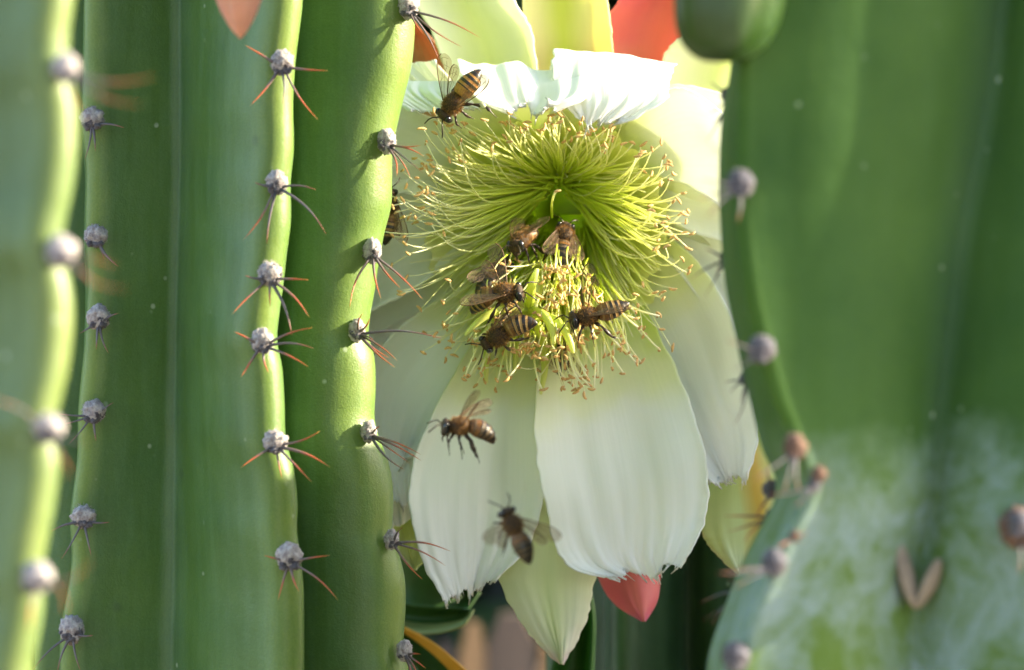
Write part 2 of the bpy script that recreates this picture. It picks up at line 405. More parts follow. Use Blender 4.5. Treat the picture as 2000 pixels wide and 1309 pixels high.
def column(name, feats, cen, z0, z1, skin, label, nz_vis, top=None, parent=None, dome=0.05, notches=None):
    """feats in order round the column; cen=(px,d) at eye height"""
    cx = W(cen[0], 654, cen[1])
    rt = root(name, (cx.x, cx.y, max(z0, 0)), label, 'cactus') if parent is None else parent
    zs = []
    z = z0
    while z < z1:
        zs.append(z); z += (0.0007 if 1.115 < z < 1.285 else 0.006) if nz_vis else 0.008
    zs.append(z1)
    M = 9; rings = []; ats = []
    nf = len(feats)
    for z in zs:
        P = [f(z) for f in feats]; k = 1.0
        if z1 - z < dome: q = 1 - (z1 - z) / dome; k = math.sqrt(max(0.0, 1 - q ** 2.2)) * 0.995 + 0.005
        cc = Vector((cx.x, cx.y))
        if z > z1 - dome or z < 1.09 or z > 1.31: cc = sum(P, Vector((0, 0))) / nf
        ring, at = [], []
        for i in range(nf):
            a, b2 = feats[i], feats[(i + 1) % nf]; pa, pb = P[i], P[(i + 1) % nf]
            crest_first = a.kind == 'c'
            ck, vk = (pa, pb) if crest_first else (pb, pa)
            cf = a if crest_first else b2
            other = P[(i - 1) % nf] if crest_first else P[(i + 2) % nf]
            out = (ck - (other + vk) / 2).normalized(); tg = Vector((-out.y, out.x))
            if tg.dot(vk - ck) < 0: tg = -tg
            LL = (vk - ck).length; r_ = min(cf.r, LL * 0.45)
            fd = (vk - ck).normalized(); sh = ck + tg * r_ * 0.62 + fd * r_ * 0.9
            c1 = ck + tg * r_ * 0.62
            nb = (vk - sh); nb = Vector((-nb.y, nb.x)).normalized()
            if nb.dot(tg) < 0: nb = -nb
            seq = []
            for q_ in range(M + 4):
                if q_ <= 6:
                    t = q_ / 6; q = ck * (1 - t) ** 2 + c1 * (2 * t * (1 - t)) + sh * t * t; aa = 1 - 0.45 * t
                else:
                    t = (q_ - 6) / (M - 2.75); q = sh.lerp(vk, t) + nb * (math.sin(math.pi * t) * LL * (cf.bul if crest_first else cf.bul2)); aa = 0.55 * (1 - t)
                seq.append((q, aa))
            oc = P[(i + 2) % nf] if crest_first else P[(i - 1) % nf]
            seq = seq + [(vk + ((ck - vk) + (oc - vk)) * 0.02, 0.0)]
            if not crest_first: seq = seq[::-1]
            for q, aa in seq[:-1]:
                ring.append(cc + (q - cc) * k); at.append(aa)
        rings.append(ring); ats.append(at)
    nr = len(rings[0]); mb = MB(); vs_, fs_, at = [], [], []
    for z, ring, a in zip(zs, rings, ats):
        for q, aa in zip(ring, a):
            e = 0.00012 * mn.noise(Vector((q.x * 130, q.y * 130, z * 90))) + 0.00035 * mn.noise(Vector((q.x * 40, q.y * 40, z * 35)))
            vs_.append((q.x + e * (1 if q.x > cx.x else -1), q.y - e, z)); at.append(aa)
    for j in range(len(zs) - 1):
        for i in range(nr):
            i2 = (i + 1) % nr
            fs_.append((j * nr + i, j * nr + i2, (j + 1) * nr + i2, (j + 1) * nr + i))
    fs_.append(tuple((len(zs) - 1) * nr + i for i in range(nr)))
    mb.add(vs_, fs_, 0, at)
    mb.build('stem', skin, rt)
    return rt

def spine(parent_areole, a, tip, thick, m, bend=0.0):
    mb = MB(); a = Vector(a); tip = Vector(tip); L = (tip - a).length
    side = (tip - a).cross(Vector((0, 1, 0))).normalized() * L * bend
    n_ = 8; pts = []; rr = []
    for i in range(n_ + 1):
        t = i / n_; pts.append(a.lerp(tip, t) + side * math.sin(math.pi * t)); rr.append(thick * (1.12 - 1.0 * t ** 1.3) if t < 1 else thick * 0.06)
    tube(mb, pts, rr, 6)
    return mb.build('spine', m, parent_areole)

def areole(col, px, py, d, r, tips, wool=None, smat=None, out=0.55, depth=None, squash=0.8, thick=2.9, off=(0, 0), tall=None):
    """woolly cushion with its spines; tips are photo points"""
    c = W(px, py, d); s = (8000 + d) / 8000
    ar = None; mb = MB(); R = r * U * s
    mb2 = MB()
    # a cushion of felted tufts
    tl = tall or rnd.uniform(0.88, 1.12); wx = rnd.uniform(0.84, 1.0)
    ellipsoid(mb, c, AX, R * wx, R * squash, R * tl, 22, 14, jit=0.34)
    for k in range(12):
        dv = Vector((rnd.gauss(0, 1), -abs(rnd.gauss(0, 0.8)), rnd.gauss(0.3, 1))).normalized()
        ellipsoid(mb, c + Vector((dv.x * R * 0.62, dv.y * R * 0.55, dv.z * R * 0.62 * tl)), AX, R * rnd.uniform(.26, .42), R * 0.34, R * rnd.uniform(.26, .42), 9, 7, jit=0.5, mi=1 if dv.z < -0.15 else 0)
    for k in range(5):   # dark crown the spines grow from
        ellipsoid(mb, c + Vector((rnd.uniform(-.5, .5) * R, -R * rnd.uniform(.35, .6), -R * rnd.uniform(.45, .8))), AX, R * 0.3, R * 0.3, R * 0.28, 8, 6, jit=0.6, mi=1)
    for k in range(260):  # felt hairs
        dv = Vector((rnd.gauss(0, 1), rnd.gauss(-.4, 1), rnd.gauss(0, 1))).normalized(); p = c + Vector((dv.x * R * .93, dv.y * R * squash * .95, dv.z * R))
        sd = dv.orthogonal().normalized() * R * 0.03; q = (dv + Vector((rnd.gauss(0, .6), rnd.gauss(0, .6), rnd.gauss(0, .6)))).normalized()
        mb.add([p - sd, p + sd, p + q * R * rnd.uniform(.10, .26)], [(0, 1, 2)], 1 if dv.z < -.55 else 0)
    ar = mb.build('areole', [wool or WOOL, WOOL_DARK if wool is None else wool], col, loc=c)
    for k, tp in enumerate(tips):
        tx, ty = tp[0], tp[1]
        L = math.hypot(tx - px, ty - py)
        dt = tp[2] if len(tp) > 2 else -L * out * rnd.uniform(0.35, 0.9)
        ang = math.atan2(ty - py, tx - px)
        st = W(px + math.cos(ang) * r * 0.45, py + r * 0.35 + math.sin(ang) * r * 0.35, d - r * 0.45)
        spine(ar, st, W(tx, ty, d + dt), thick * rnd.uniform(.8, 1.2) * U * s, smat or (SPINE if rnd.random() > .2 else SPINE_GREY), rnd.uniform(-0.08, 0.08))
    return ar

def F(pts, d, kind, r=0, **kw): return Feat(pts, d, kind, r, **kw)
def V1(px, d, kind, r=0, **kw): return Feat([(px, -200), (px, 1500)], d, kind, r, **kw)

# main column: three ribs face the lens
dB, dC, dA = -620, -400, -430
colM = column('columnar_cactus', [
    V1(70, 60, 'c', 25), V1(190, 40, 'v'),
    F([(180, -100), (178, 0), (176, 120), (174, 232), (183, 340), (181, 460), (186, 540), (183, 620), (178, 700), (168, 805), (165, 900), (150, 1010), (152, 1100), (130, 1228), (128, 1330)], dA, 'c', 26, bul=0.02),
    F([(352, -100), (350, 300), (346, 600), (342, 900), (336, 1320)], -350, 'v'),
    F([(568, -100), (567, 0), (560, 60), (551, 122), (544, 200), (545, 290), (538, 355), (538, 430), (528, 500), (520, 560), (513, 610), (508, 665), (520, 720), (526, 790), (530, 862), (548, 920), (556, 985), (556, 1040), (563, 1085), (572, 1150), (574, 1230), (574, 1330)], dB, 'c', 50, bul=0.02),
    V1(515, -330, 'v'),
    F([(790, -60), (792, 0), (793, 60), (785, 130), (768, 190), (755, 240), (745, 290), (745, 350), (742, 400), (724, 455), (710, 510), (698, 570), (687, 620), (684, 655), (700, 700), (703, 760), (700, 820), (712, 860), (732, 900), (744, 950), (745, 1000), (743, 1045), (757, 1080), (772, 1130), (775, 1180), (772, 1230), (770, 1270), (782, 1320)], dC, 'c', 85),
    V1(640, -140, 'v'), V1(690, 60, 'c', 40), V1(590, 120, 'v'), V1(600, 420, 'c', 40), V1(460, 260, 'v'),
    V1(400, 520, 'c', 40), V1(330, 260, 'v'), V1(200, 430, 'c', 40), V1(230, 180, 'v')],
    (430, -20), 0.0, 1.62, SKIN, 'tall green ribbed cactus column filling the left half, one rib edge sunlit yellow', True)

A = areole
for (x, y, r, tips) in [
    (551, 122, 24, [(478, 88), (488, 207), (551, 205), (621, 234), (640, 138)]),
    (541, 356, 22, [(497, 356), (474, 470), (521, 476), (637, 457), (618, 371)]),
    (527, 535, 25, [(478, 538), (452, 615), (528, 600), (570, 655), (604, 620), (603, 547)]),
    (512, 666, 24, [(457, 648), (470, 738), (525, 728), (602, 716), (612, 680), (610, 640)]),
    (538, 862, 24, [(470, 914), (551, 935), (609, 942), (645, 913), (625, 842)]),
    (565, 1087, 26, [(515, 1085), (543, 1172), (584, 1155), (660, 1172), (645, 1085)])]:
    A(colM, x, y, dB - 14, r, tips)
for (x, y, r, tips) in [
    (797, 12, 22, [(938, 74, -60), (902, 92, -90), (858, 118, -30), (826, 66, -80)]),
    (755, 275, 20, [(822, 284, -60), (829, 306, -30), (826, 338, -70), (803, 350, -20), (775, 345, -90)]),
    (727, 490, 20, [(683, 602, -70), (744, 583, -90), (782, 563, -60), (826, 585, -30)]),
    (697, 646, 18, [(722, 622, -40), (708, 612, -60), (862, 661, -30), (776, 705, -60), (772, 718, -80), (762, 700, -20), (730, 666, -60)]),
    (720, 843, 17, [(742, 832, -60), (823, 900, -30), (822, 888, -70), (788, 917, -50), (800, 905, -20)]),
    (765, 1054, 16, [(787, 1030, -60), (880, 1077, -30), (870, 1105, -60), (825, 1132, -50)]),
    (790, 1271, 17, [(832, 1306, -30), (817, 1322, -60), (803, 1335, -50), (822, 1278, -60)])]:
    A(colM, x, y, dC - 5, r, tips, thick=2.5, tall=1.28)
for (x, y, r, tips) in [
    (181, 232, 24, [(243, 250), (165, 312), (186, 296)]),
    (187, 461, 23, [(232, 521), (204, 506), (165, 470)]),
    (192, 620, 23, [(155, 652), (212, 690), (188, 682), (232, 612)]),
    (182, 804, 23, [(115, 808), (134, 868), (188, 862), (222, 786), (128, 828)]),
    (163, 1009, 24, [(100, 1038), (120, 1092), (178, 1085), (214, 1020)]),
    (140, 1229, 25, [(62, 1312), (112, 1312), (157, 1310), (182, 1241)])]:
    A(colM, x, y, dA - 25, r, tips, smat=SPINE_GREY, thick=2.6)
# small corky scars on rib C
CORK = simple('corky_scar', (0.42, 0.30, 0.22), 0.9, 0.2, nscale=1500, namt=0.5, bscale=1500)
for (x, y, r) in [(672, 783, 8), (741, 1241, 7)]:
    mb = MB(); c = W(x, y, dC - 8 if x > 700 else dC + 4)
    n_ = 14; vs_, fs_ = [], []
    for q, (rr, h) in enumerate([(1.0, 0.0), (0.8, -0.35), (0.5, -0.3), (0.15, 0.1)]):
        for k in range(n_):
            a_ = 2 * math.pi * k / n_; j = 1 + 0.2 * math.sin(3 * a_ + x)
            vs_.append(c + Vector((math.cos(a_) * rr * r * j, h * r - 3, math.sin(a_) * rr * r * 1.25 * j)) * U)
    for q in range(3):
        for k in range(n_): fs_.append((q * n_ + k, q * n_ + (k + 1) % n_, (q + 1) * n_ + (k + 1) % n_, (q + 1) * n_ + k))
    mb.add(vs_, fs_); mb.build('scar', CORK, colM)

# nearest column, far left and out of focus
dL = -2600
colL = column('columnar_cactus', [
    V1(-760, dL + 400, 'c', 60), V1(-480, dL + 300, 'v'), V1(-330, dL + 120, 'c', 40), V1(-140, dL + 200, 'v'),
    F([(120, -100), (120, 0), (112, 60), (112, 130), (128, 200), (128, 280), (118, 360), (100, 440), (94, 490), (114, 550), (120, 620), (110, 720), (92, 790), (80, 835), (90, 900), (80, 980), (64, 1060), (52, 1125), (54, 1190), (40, 1260), (28, 1330)], dL, 'c', 46, amp=8),
    V1(-60, dL + 330, 'v'), V1(60, dL + 480, 'c', 40), V1(-180, dL + 480, 'v'), V1(-120, dL + 760, 'c', 40), V1(-300, dL + 560, 'v'),
    V1(-420, dL + 800, 'c', 40), V1(-420, dL + 520, 'v')],
    (-280, dL + 420), 0.0, 1.55, SKIN_NEAR, 'blurred pale green cactus column at the very left, nearest the lens', True)
for (x, y, r, tips) in [
    (128, 132, 27, [(275, 205, -150), (300, 150, -100), (160, 220, -60)]),
    (120, 491, 30, [(228, 522, -60), (250, 565, -200), (190, 560, -200)]),
    (96, 836, 30, [(-10, 780, -200), (170, 860, -250), (140, 930, -200)]),
    (74, 1127, 30, [(180, 1095, -200), (130, 1200, -250), (60, 1230, -150)]),
    (-8, 440, 30, [(60, 300, -100), (95, 470, -120)])]:
    if x > 0: A(colL, x, y, dL - 10, r, tips, thick=3.6)

# right-hand column, upper joint and waxy lower joint
dE, dK, dV = -1330, -1900, -1760
colR = column('columnar_cactus', [
    V1(1720, -860, 'v'), V1(1600, -900, 'c', 40), V1(1620, -1150, 'v'),
    F([(1465, -100), (1462, 60), (1464, 130), (1446, 230), (1442, 330), (1446, 450), (1456, 560), (1476, 660), (1506, 790), (1529, 880), (1554, 935), (1548, 985), (1514, 1050), (1486, 1110), (1452, 1200), (1428, 1270), (1420, 1330)], dE + 60, 'c', 12),
    F([(1436, -100), (1432, 60), (1434, 130), (1416, 230), (1411, 330), (1415, 450), (1424, 560), (1444, 660), (1474, 790), (1498, 880), (1524, 935), (1518, 985), (1482, 1050), (1454, 1110), (1420, 1200), (1396, 1270), (1388, 1330)], -1560, 'v'),
    F([(1458, -100), (1452, 130), (1450, 260), (1449, 357), (1452, 450), (1466, 560), (1492, 680), (1520, 780), (1556, 872), (1580, 945), (1570, 990), (1530, 1060), (1512, 1110), (1472, 1200), (1447, 1283), (1440, 1330)], dK, 'c', 16, bul=0.13, bul2=0.015),
    F([(1968, -100), (1960, 0), (1922, 250), (1880, 450), (1853, 650), (1832, 800), (1822, 950), (1806, 1060), (1792, 1120), (1786, 1200), (1780, 1330)], dV, 'v'),
    F([(2190, -100), (2180, 500), (2110, 800), (2040, 950), (2020, 1030), (2060, 1150), (2080, 1330)], -1880, 'c', 60),
    V1(2260, -1450, 'v'), V1(2460, -1500, 'c', 50), V1(2300, -1250, 'v'), V1(2400, -1050, 'c', 50), V1(2150, -1060, 'v'), V1(2150, -860, 'c', 50),
    V1(1980, -1000, 'v'), V1(1880, -780, 'c', 50)],
    (1900, -1300), 0.0, 1.6, SKIN_OLD, 'broad smooth cactus column on the right with blue-white waxy blotches low down', True)
for (x, y, r, tips, wl) in [
    (1446, 357, 27, [(1366, 350), (1360, 392), (1382, 425), (1440, 435)], WOOL_DARK),
    (1488, 681, 27, [(1420, 664), (1432, 722), (1452, 706)], WOOL_DARK),
    (1553, 873, 24, [(1530, 965), (1470, 940), (1560, 960)], WOOL_BROWN),
    (1600, 925, 16, [], WOOL_BROWN), (1590, 948, 14, [(1500, 968), (1550, 990)], WOOL_DARK),
    (1512, 1100, 26, [(1440, 1112), (1432, 1150), (1400, 1120)], WOOL_DARK),
    (1437, 1282, 29, [(1400, 1330), (1440, 1345)], WOOL_DARK)]:
    A(colR, x, y, dK - 16, r, tips, wool=wl, smat=SPINE_GREY, thick=3.0)
A(colR, 1552, 1048, dK - 5, 11, [(1520, 1068, -20), (1576, 1040, -20)], wool=WOOL_BROWN)
A(colR, 1990, 1030, -1880, 40, [(2030, 1100), (1990, 1120)], wool=WOOL_BROWN, smat=SPINE_GREY)
A(colR, 1992, 1024, -1912, 24, [], wool=WOOL_DARK, smat=SPINE_GREY)
for (x, y, r, tips) in [
    (1424, 186, 17, [(1386, 160, 0), (1378, 277, -60), (1392, 245, -30), (1402, 214, 20), (1384, 222, -20)]),
    (1420, 502, 15, [(1376, 486, 0), (1345, 548, -40), (1376, 580, -60), (1392, 556, 0), (1398, 530, 20)]),
    (1458, 738, 14, [(1414, 748, 0), (1426, 768, -40), (1434, 830, -60), (1446, 790, 0)]),
    (1506, 955, 18, [(1500, 900, -20), (1482, 990, -60), (1472, 1018, -20)]),
    (1508, 1005, 13, [(1413, 1008, -20), (1419, 1040, -50), (1451, 1062, -30)]),
    (1456, 1148, 15, [(1368, 1178, -20), (1373, 1212, -60), (1388, 1222, 0), (1420, 1130, -20)])]:
    A(colR, x, y, dE - 10, r, tips, wool=WOOL_DARK, smat=SPINE if x > 1470 else SPINE_GREY, thick=2.6)
# fused bract scar in the furrow where the two joints meet
SCAR = simple('bract_scar', (0.24, 0.20, 0.15), 0.85, 0.2, nscale=260, namt=0.35, bscale=700)
for (a_, b_, c_) in (((1756, 1062), (1772, 1130), (1789, 1188)), ((1834, 1092), (1816, 1140), (1791, 1188))):
    mb = MB(); pts = [W(*cr([a_, b_, c_], t / 10), dV - 55 + 12 * (t / 10)) for t in range(11)]
    tube(mb, pts, [U * 17 * math.sin(math.pi * (0.12 + 0.80 * t / 10)) for t in range(11)], 10, flat=0.45)
    mb.build('bract_scar', SCAR, colR)

# green stem tip pressing in from above, beside the right-hand column
tipc = root('cactus_shoot', W(1440, -200, -1750), 'rounded dark green cactus shoot tip hanging at the top beside the right column', 'cactus')
mb = MB()
prof = [(112, 1), (108, 0.985), (92, 0.94), (66, 0.86), (30, 0.78), (-30, 0.80), (-120, 0.92), (-260, 1.0), (-420, 1.0)]
prof = [(122, 0.02), (121, 0.22), (116, 0.42), (103, 0.62), (82, 0.80), (50, 0.93), (10, 1.0), (-60, 1.04), (-160, 1.02), (-300, 0.95), (-480, 0.85), (-640, 0.6)]
NS = 48; vs_, fs_, at = [], [], []; 
pp = [cr(prof, i / 40) for i in range(41)]
for (py, k) in pp:
    back = max(0, -py - 250); xc = 1420 - 0.10 * py + back * 0.25
    for i in range(NS):
        th = 2 * math.pi * i / NS; rb = 1 + 0.05 * math.cos(5 * th)
        p = W(xc + 108 * k * rb * math.cos(th), py, -1930 + back * 1.1 + 100 * k * rb * math.sin(th) * 0.9); vs_.append(p); at.append(0.35 + 0.4 * (0.5 + 0.5 * math.cos(5 * th)))
for j in range(len(pp) - 1):
    for i in range(NS): fs_.append((j * NS + i, j * NS + (i + 1) % NS, (j + 1) * NS + (i + 1) % NS, (j + 1) * NS + i))
mb.add(vs_, fs_, 0, at); mb.build('stem', cactus_mat('shoot_skin', (0.020, 0.045, 0.016), (0.022, 0.050, 0.009), (0.026, 0.058, 0.010), rough=0.3), tipc)

# dark column behind the flower (it carries the flower)
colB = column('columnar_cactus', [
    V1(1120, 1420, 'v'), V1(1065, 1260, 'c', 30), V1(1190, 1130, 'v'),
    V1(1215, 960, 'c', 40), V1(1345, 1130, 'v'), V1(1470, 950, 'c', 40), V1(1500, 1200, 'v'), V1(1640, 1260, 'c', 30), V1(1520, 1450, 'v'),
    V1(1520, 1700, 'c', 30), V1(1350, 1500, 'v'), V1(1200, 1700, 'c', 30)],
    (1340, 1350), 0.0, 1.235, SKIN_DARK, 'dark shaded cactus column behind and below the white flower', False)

# unseen columns added beyond the right edge to shade the petals and ribs
def shade_column(x, y, r, z1, label, ribs=8):
    fe = []
    for i in range(ribs):
        for k, (rr, kind) in enumerate(((1.0, 'c'), (0.68, 'v'))):
            a_ = 2 * math.pi * (i + 0.5 * k) / ribs
            f = Feat([(1000, 0), (1000, 1309)], 0, kind, 45)
            X, Y = x + r * rr * math.cos(a_), y + r * rr * math.sin(a_)
            f.pts = [(1.0, X), (1.3, X)]; f.d = Y / U; f.amp = 0.0006 * math.cos(a_); fe.append(f)
    s = (8000 + y / U) / 8000
    return column('columnar_cactus', fe, (1000 + x / U / s, y / U), 0.0, z1, SKIN, label, False)
shade_column(0.30, 0.040, 0.054, 1.324, 'taller unseen domed green cactus column, added to the right to shade the flower')
shade_column(0.205, -0.046, 0.048, 1.268, 'short unseen domed green cactus column, added nearer than the taller one to shade the lower ribs')

# ------------------------------------------------------------------ leafy plant low behind the flower
LEAFG = leaf_mat('leaf_dark_green', (0.03, 0.09, 0.015), (0.05, 0.13, 0.02), 0.35)
LEAFB = leaf_mat('leaf_bright_green', (0.02, 0.09, 0.008), (0.03, 0.12, 0.012), 0.35)
LEAFE = leaf_mat('leaf_edge_green', (0.22, 0.30, 0.08), (0.32, 0.38, 0.14), 0.35)
LEAFY = leaf_mat('leaf_edge_yellow', (0.62, 0.38, 0.05), (0.75, 0.48, 0.08), 0.4)
plant = root('leafy_plant', (W(820, 1300, 1500).x, 0.12, 0.0), 'leafy green plant with curled yellow-edged leaves low behind the flower', 'plant')
def leaf(Lp, Rp, matmain, matedge=None, edge=0.0, bow=60):
    mb = MB(); nu, nv = 14, 24; vs_, fs_ = [], []
    for j in range(nv + 1):
        a_, b_ = cr(Lp, j / nv), cr(Rp, j / nv)
        for i in range(nu + 1):
            u = i / nu; p = [a_[k] * (1 - u) + b_[k] * u for k in range(3)]; p[2] += bow * (4 * u * (1 - u)); vs_.append(W(*p))
    for j in range(nv):
        for i in range(nu): fs_.append((j * (nu + 1) + i, j * (nu + 1) + i + 1, (j + 1) * (nu + 1) + i + 1, (j + 1) * (nu + 1) + i))
    mb.add(vs_, fs_)
    if matedge: mb.m = [1 if (k % nu) >= nu * (1 - edge) else 0 for k in range(len(fs_))]
    o = mb.build('leaf', [matmain] + ([matedge] if matedge else []), plant)
    md = o.modifiers.new('thick', 'SOLIDIFY'); md.thickness = 0.0004
    return o
leaf([(740, 1060, 900), (800, 1070, 850), (870, 1110, 850), (935, 1150, 900)], [(740, 1220, 900), (800, 1235, 850), (880, 1225, 850), (936, 1155, 900)], LEAFG)
leaf([(735, 1170, 780), (820, 1185, 740), (900, 1190, 720), (915, 1193, 700)], [(735, 1218, 760), (830, 1236, 700), (900, 1222, 660), (924, 1190, 690)], LEAFG, LEAFE, 0.42)
leaf([(745, 1215, 650), (800, 1290, 620), (840, 1340, 600), (880, 1420, 600)], [(745, 1200, 650), (840, 1250, 600), (890, 1290, 580), (950, 1345, 600)], LEAFG, LEAFY, 0.35, bow=30)
leaf([(1060, 1420, 900), (1080, 1300, 900), (1104, 1200, 900), (1138, 1120, 900)], [(1150, 1420, 900), (1156, 1300, 900), (1158, 1200, 900), (1142, 1120, 900)], LEAFB)
leaf([(700, 960, 1300), (760, 980, 1300), (830, 1040, 1300), (900, 1120, 1300)], [(700, 1160, 1300), (780, 1180, 1300), (850, 1160, 1300), (902, 1124, 1300)], LEAFG)
mb = MB(); tube(mb, [W(700, 1100, 1000), W(690, 1300, 1100), (plant.location.x - .01, .12, 0.7), (plant.location.x, .12, 0)], [0.0015, 0.002, 0.004, 0.005], 8); mb.build('stem', LEAFG, plant)
mb = MB(); tube(mb, [W(1140, 1400, 900), W(1120, 1700, 1000), (plant.location.x, .12, 0.5)], [0.0012, 0.002, 0.004], 8); mb.build('stem', LEAFG, plant)

# ------------------------------------------------------------------ the flower
fl = root('cactus_flower', W(1090, 420, 600), 'large white cactus flower with yellow-green throat full of stamens and bees', 'flower')

def petal(rows, m, name='petal', bulge=60, jag=5.0, fringe=0, nu=40, nv=66, ripple=8.0, seed=0, tipround=0.0, jagside=4.0, smooth_tip=False, mods=0.00035, wav=0):
    """rows: (left point, right point) from throat to tip, photo points with depth"""
    L = [r[0] for r in rows]; R = [r[1] for r in rows]
    vs_, fs_, uvs = [], [], []
    for j in range(nv + 1):
        t = j / nv; a_, b_ = cr(L, t), cr(R, t)
        t2 = min(1, t + 1.0 / nv); t1 = max(0, t - 1.0 / nv)
        am = [(x + y) / 2 for x, y in zip(cr(L, t2), cr(R, t2))]; bm = [(x + y) / 2 for x, y in zip(cr(L, t1), cr(R, t1))]
        dx, dy = am[0] - bm[0], am[1] - bm[1]; dl = math.hypot(dx, dy) or 1; dx /= dl; dy /= dl
        for i in range(nu + 1):
            u = i / nu
            # jagged rim: the sides wobble, the tip is torn
            js = jagside * mn.noise(Vector((t * 26, seed * 3.7 + (0 if u < .5 else 9), 0.3)))
            e = 1 - min(u, 1 - u) * 2
            uu = u + (js / max(40, math.hypot(b_[0] - a_[0], b_[1] - a_[1]))) * (e ** 4) * (1 if u > .5 else -1)
            p = [a_[k] * (1 - uu) + b_[k] * uu for k in range(3)]
            p[2] += bulge * (4 * u * (1 - u)) * smooth(0, 0.25, t)
            p[2] += ripple * 2.2 * mn.noise(Vector((u * 3.2 + seed, t * 2.3, seed * 1.7))) * smooth(0.15, 0.6, t)
            p[2] += ripple * 1.1 * mn.noise(Vector((u * 11 + seed, t * 1.5, seed * 2.1))) * smooth(0.3, 0.9, t)
            p[2] += ripple * 0.7 * mn.noise(Vector((u * 26 + seed, t * 4.0, seed * 2.9))) * smooth(0.55, 1.0, t)
            if wav:
                kk = smooth(0.35, 0.6, t)
                p[1] += kk * wav * (mn.noise(Vector((u * 2.6, seed, 7.7))) + 0.4 * mn.noise(Vector((u * 8, seed, 2.7)))); p[2] += kk * wav * 1.2 * mn.noise(Vector((u * 3, seed, 5.7)))
            if t > 0.86:
                k = (t - 0.86) / 0.14
                q = mn.noise(Vector((u * 4.2, seed, 3.1))) * 1.8 + mn.noise(Vector((u * 9, seed, 1.1))) * 1.3 + 0.8 * mn.noise(Vector((u * 31, seed, 4.1))) + 0.6 * mn.noise(Vector((u * 75, seed, 8.1)))
                off = jag * q * k * k
                if tipround: off -= tipround * (abs(2 * u - 1) ** 2.2) * k * k
                p[0] += dx * off; p[1] += dy * off
            vs_.append(W(*p)); uvs.append((u, t))
    for j in range(nv):
        for i in range(nu): fs_.append((j * (nu + 1) + i, j * (nu + 1) + i + 1, (j + 1) * (nu + 1) + i + 1, (j + 1) * (nu + 1) + i))
    mb = MB(); mb.add(vs_, fs_)
    rr = random.Random(seed)
    if fringe:   # torn fibres along the rim, part of the same tissue
        base = nv * (nu + 1)
        for k in range(fringe // 3):
            i = rr.uniform(0.5, nu - 0.5); i0 = int(i); f = i - i0
            p = Vector(vs_[base + i0]).lerp(Vector(vs_[base + i0 + 1]), f)
            q = Vector(vs_[base - 3 * (nu + 1) + i0]); dr = (p - q).normalized()
            sd = (Vector(vs_[base + i0 + 1]) - Vector(vs_[base + i0])).normalized()
            ln = rr.uniform(0.0004, 0.0013) * (2.2 if rr.random() < 0.2 else 0.8); wd = rr.uniform(0.00006, 0.00018)
            dr = (dr + sd * rr.uniform(-0.4, 0.4)).normalized()
            mb.add([p - sd * wd - dr * 0.0005, p + sd * wd - dr * 0.0005, p + dr * ln + Vector((0, rr.uniform(-.2, .2) * ln, 0))], [(0, 1, 2)])
            uvs += [(i / nu, 1), (i / nu, 1), (i / nu, 1)]
    o = mb.build(name, m, fl)
    ul = o.data.uv_layers.new(name='UVMap')
    for lp in o.data.loops: ul.data[lp.index].uv = uvs[lp.vertex_index]
    md = o.modifiers.new('thickness', 'SOLIDIFY'); md.thickness = mods; md.offset = 0
    return o
def rows(L, R): return list(zip(L, R))

# outer tepals first (behind)
petal(rows([(880, 280, 420), (872, 150, 320), (842, 60, 280), (815, 0, 250), (840, -90, 230), (890, -150, 230)],
           [(1040, 260, 420), (1048, 140, 320), (1036, 60, 280), (1002, 0, 250), (950, -90, 230), (900, -152, 230)]), TEPAL_PALE, 'outer_tepal', bulge=90, jag=0, seed=1, ripple=8)
petal(rows([(1020, 240, 440), (1024, 110, 350), (1021, 20, 320), (1030, -80, 300), (1080, -170, 300)],
           [(1190, 240, 440), (1196, 110, 350), (1188, 20, 320), (1170, -80, 300), (1095, -172, 300)]), TEPAL_YELLOW, 'outer_tepal', bulge=80, jag=0, seed=2)
petal(rows([(1180, 260, 520), (1168, 130, 440), (1176, 60, 420), (1205, 8, 400), (1260, -40, 390), (1330, -60, 380)],
           [(1340, 260, 520), (1370, 130, 440), (1390, 60, 420), (1400, 0, 400), (1380, -40, 390), (1335, -62, 380)]), TEPAL_RED, 'outer_tepal', bulge=70, jag=0, seed=3)
petal(rows([(1280, 300, 420), (1290, 180, 340), (1302, 100, 320), (1345, 66, 300), (1420, 30, 300)],
           [(1400, 340, 420), (1450, 260, 340), (1490, 190, 320), (1500, 120, 300), (1430, 32, 300)]), TEPAL_PALE, 'outer_tepal', bulge=60, jag=0, seed=4)
petal(rows([(780, 260, 520), (755, 140, 470), (760, 70, 440), (780, 20, 430)],
           [(900, 260, 520), (885, 150, 470), (862, 100, 440), (790, 18, 430)]), TEPAL_SALMON, 'outer_tepal', bulge=60, jag=0, seed=5)
petal(rows([(1130, 900, 420), (1145, 1040, 330), (1168, 1125, 290), (1200, 1178, 270), (1254, 1213, 260)],
           [(1290, 900, 420), (1296, 1040, 330), (1290, 1110, 290), (1284, 1170, 270), (1260, 1214, 260)]), TEPAL_RED, 'outer_tepal', bulge=-50, jag=0, seed=6, jagside=0.3, ripple=2)
petal(rows([(1350, 780, 400), (1368, 900, 300), (1366, 1020, 240), (1396, 1078, 220), (1446, 1124, 210)],
           [(1460, 780, 400), (1530, 900, 300), (1560, 1020, 240), (1520, 1080, 220), (1452, 1126, 210)]), TEPAL_ORANGE, 'outer_tepal', bulge=-40, jag=0, seed=7)
petal(rows([(860, 820, 420), (770, 900, 330), (740, 990, 280), (764, 1060, 260), (806, 1112, 250)],
           [(930, 820, 420), (900, 900, 330), (870, 1000, 280), (850, 1060, 260), (812, 1114, 250)]), TEPAL_GREEN, 'outer_tepal', bulge=40, jag=0, seed=8)
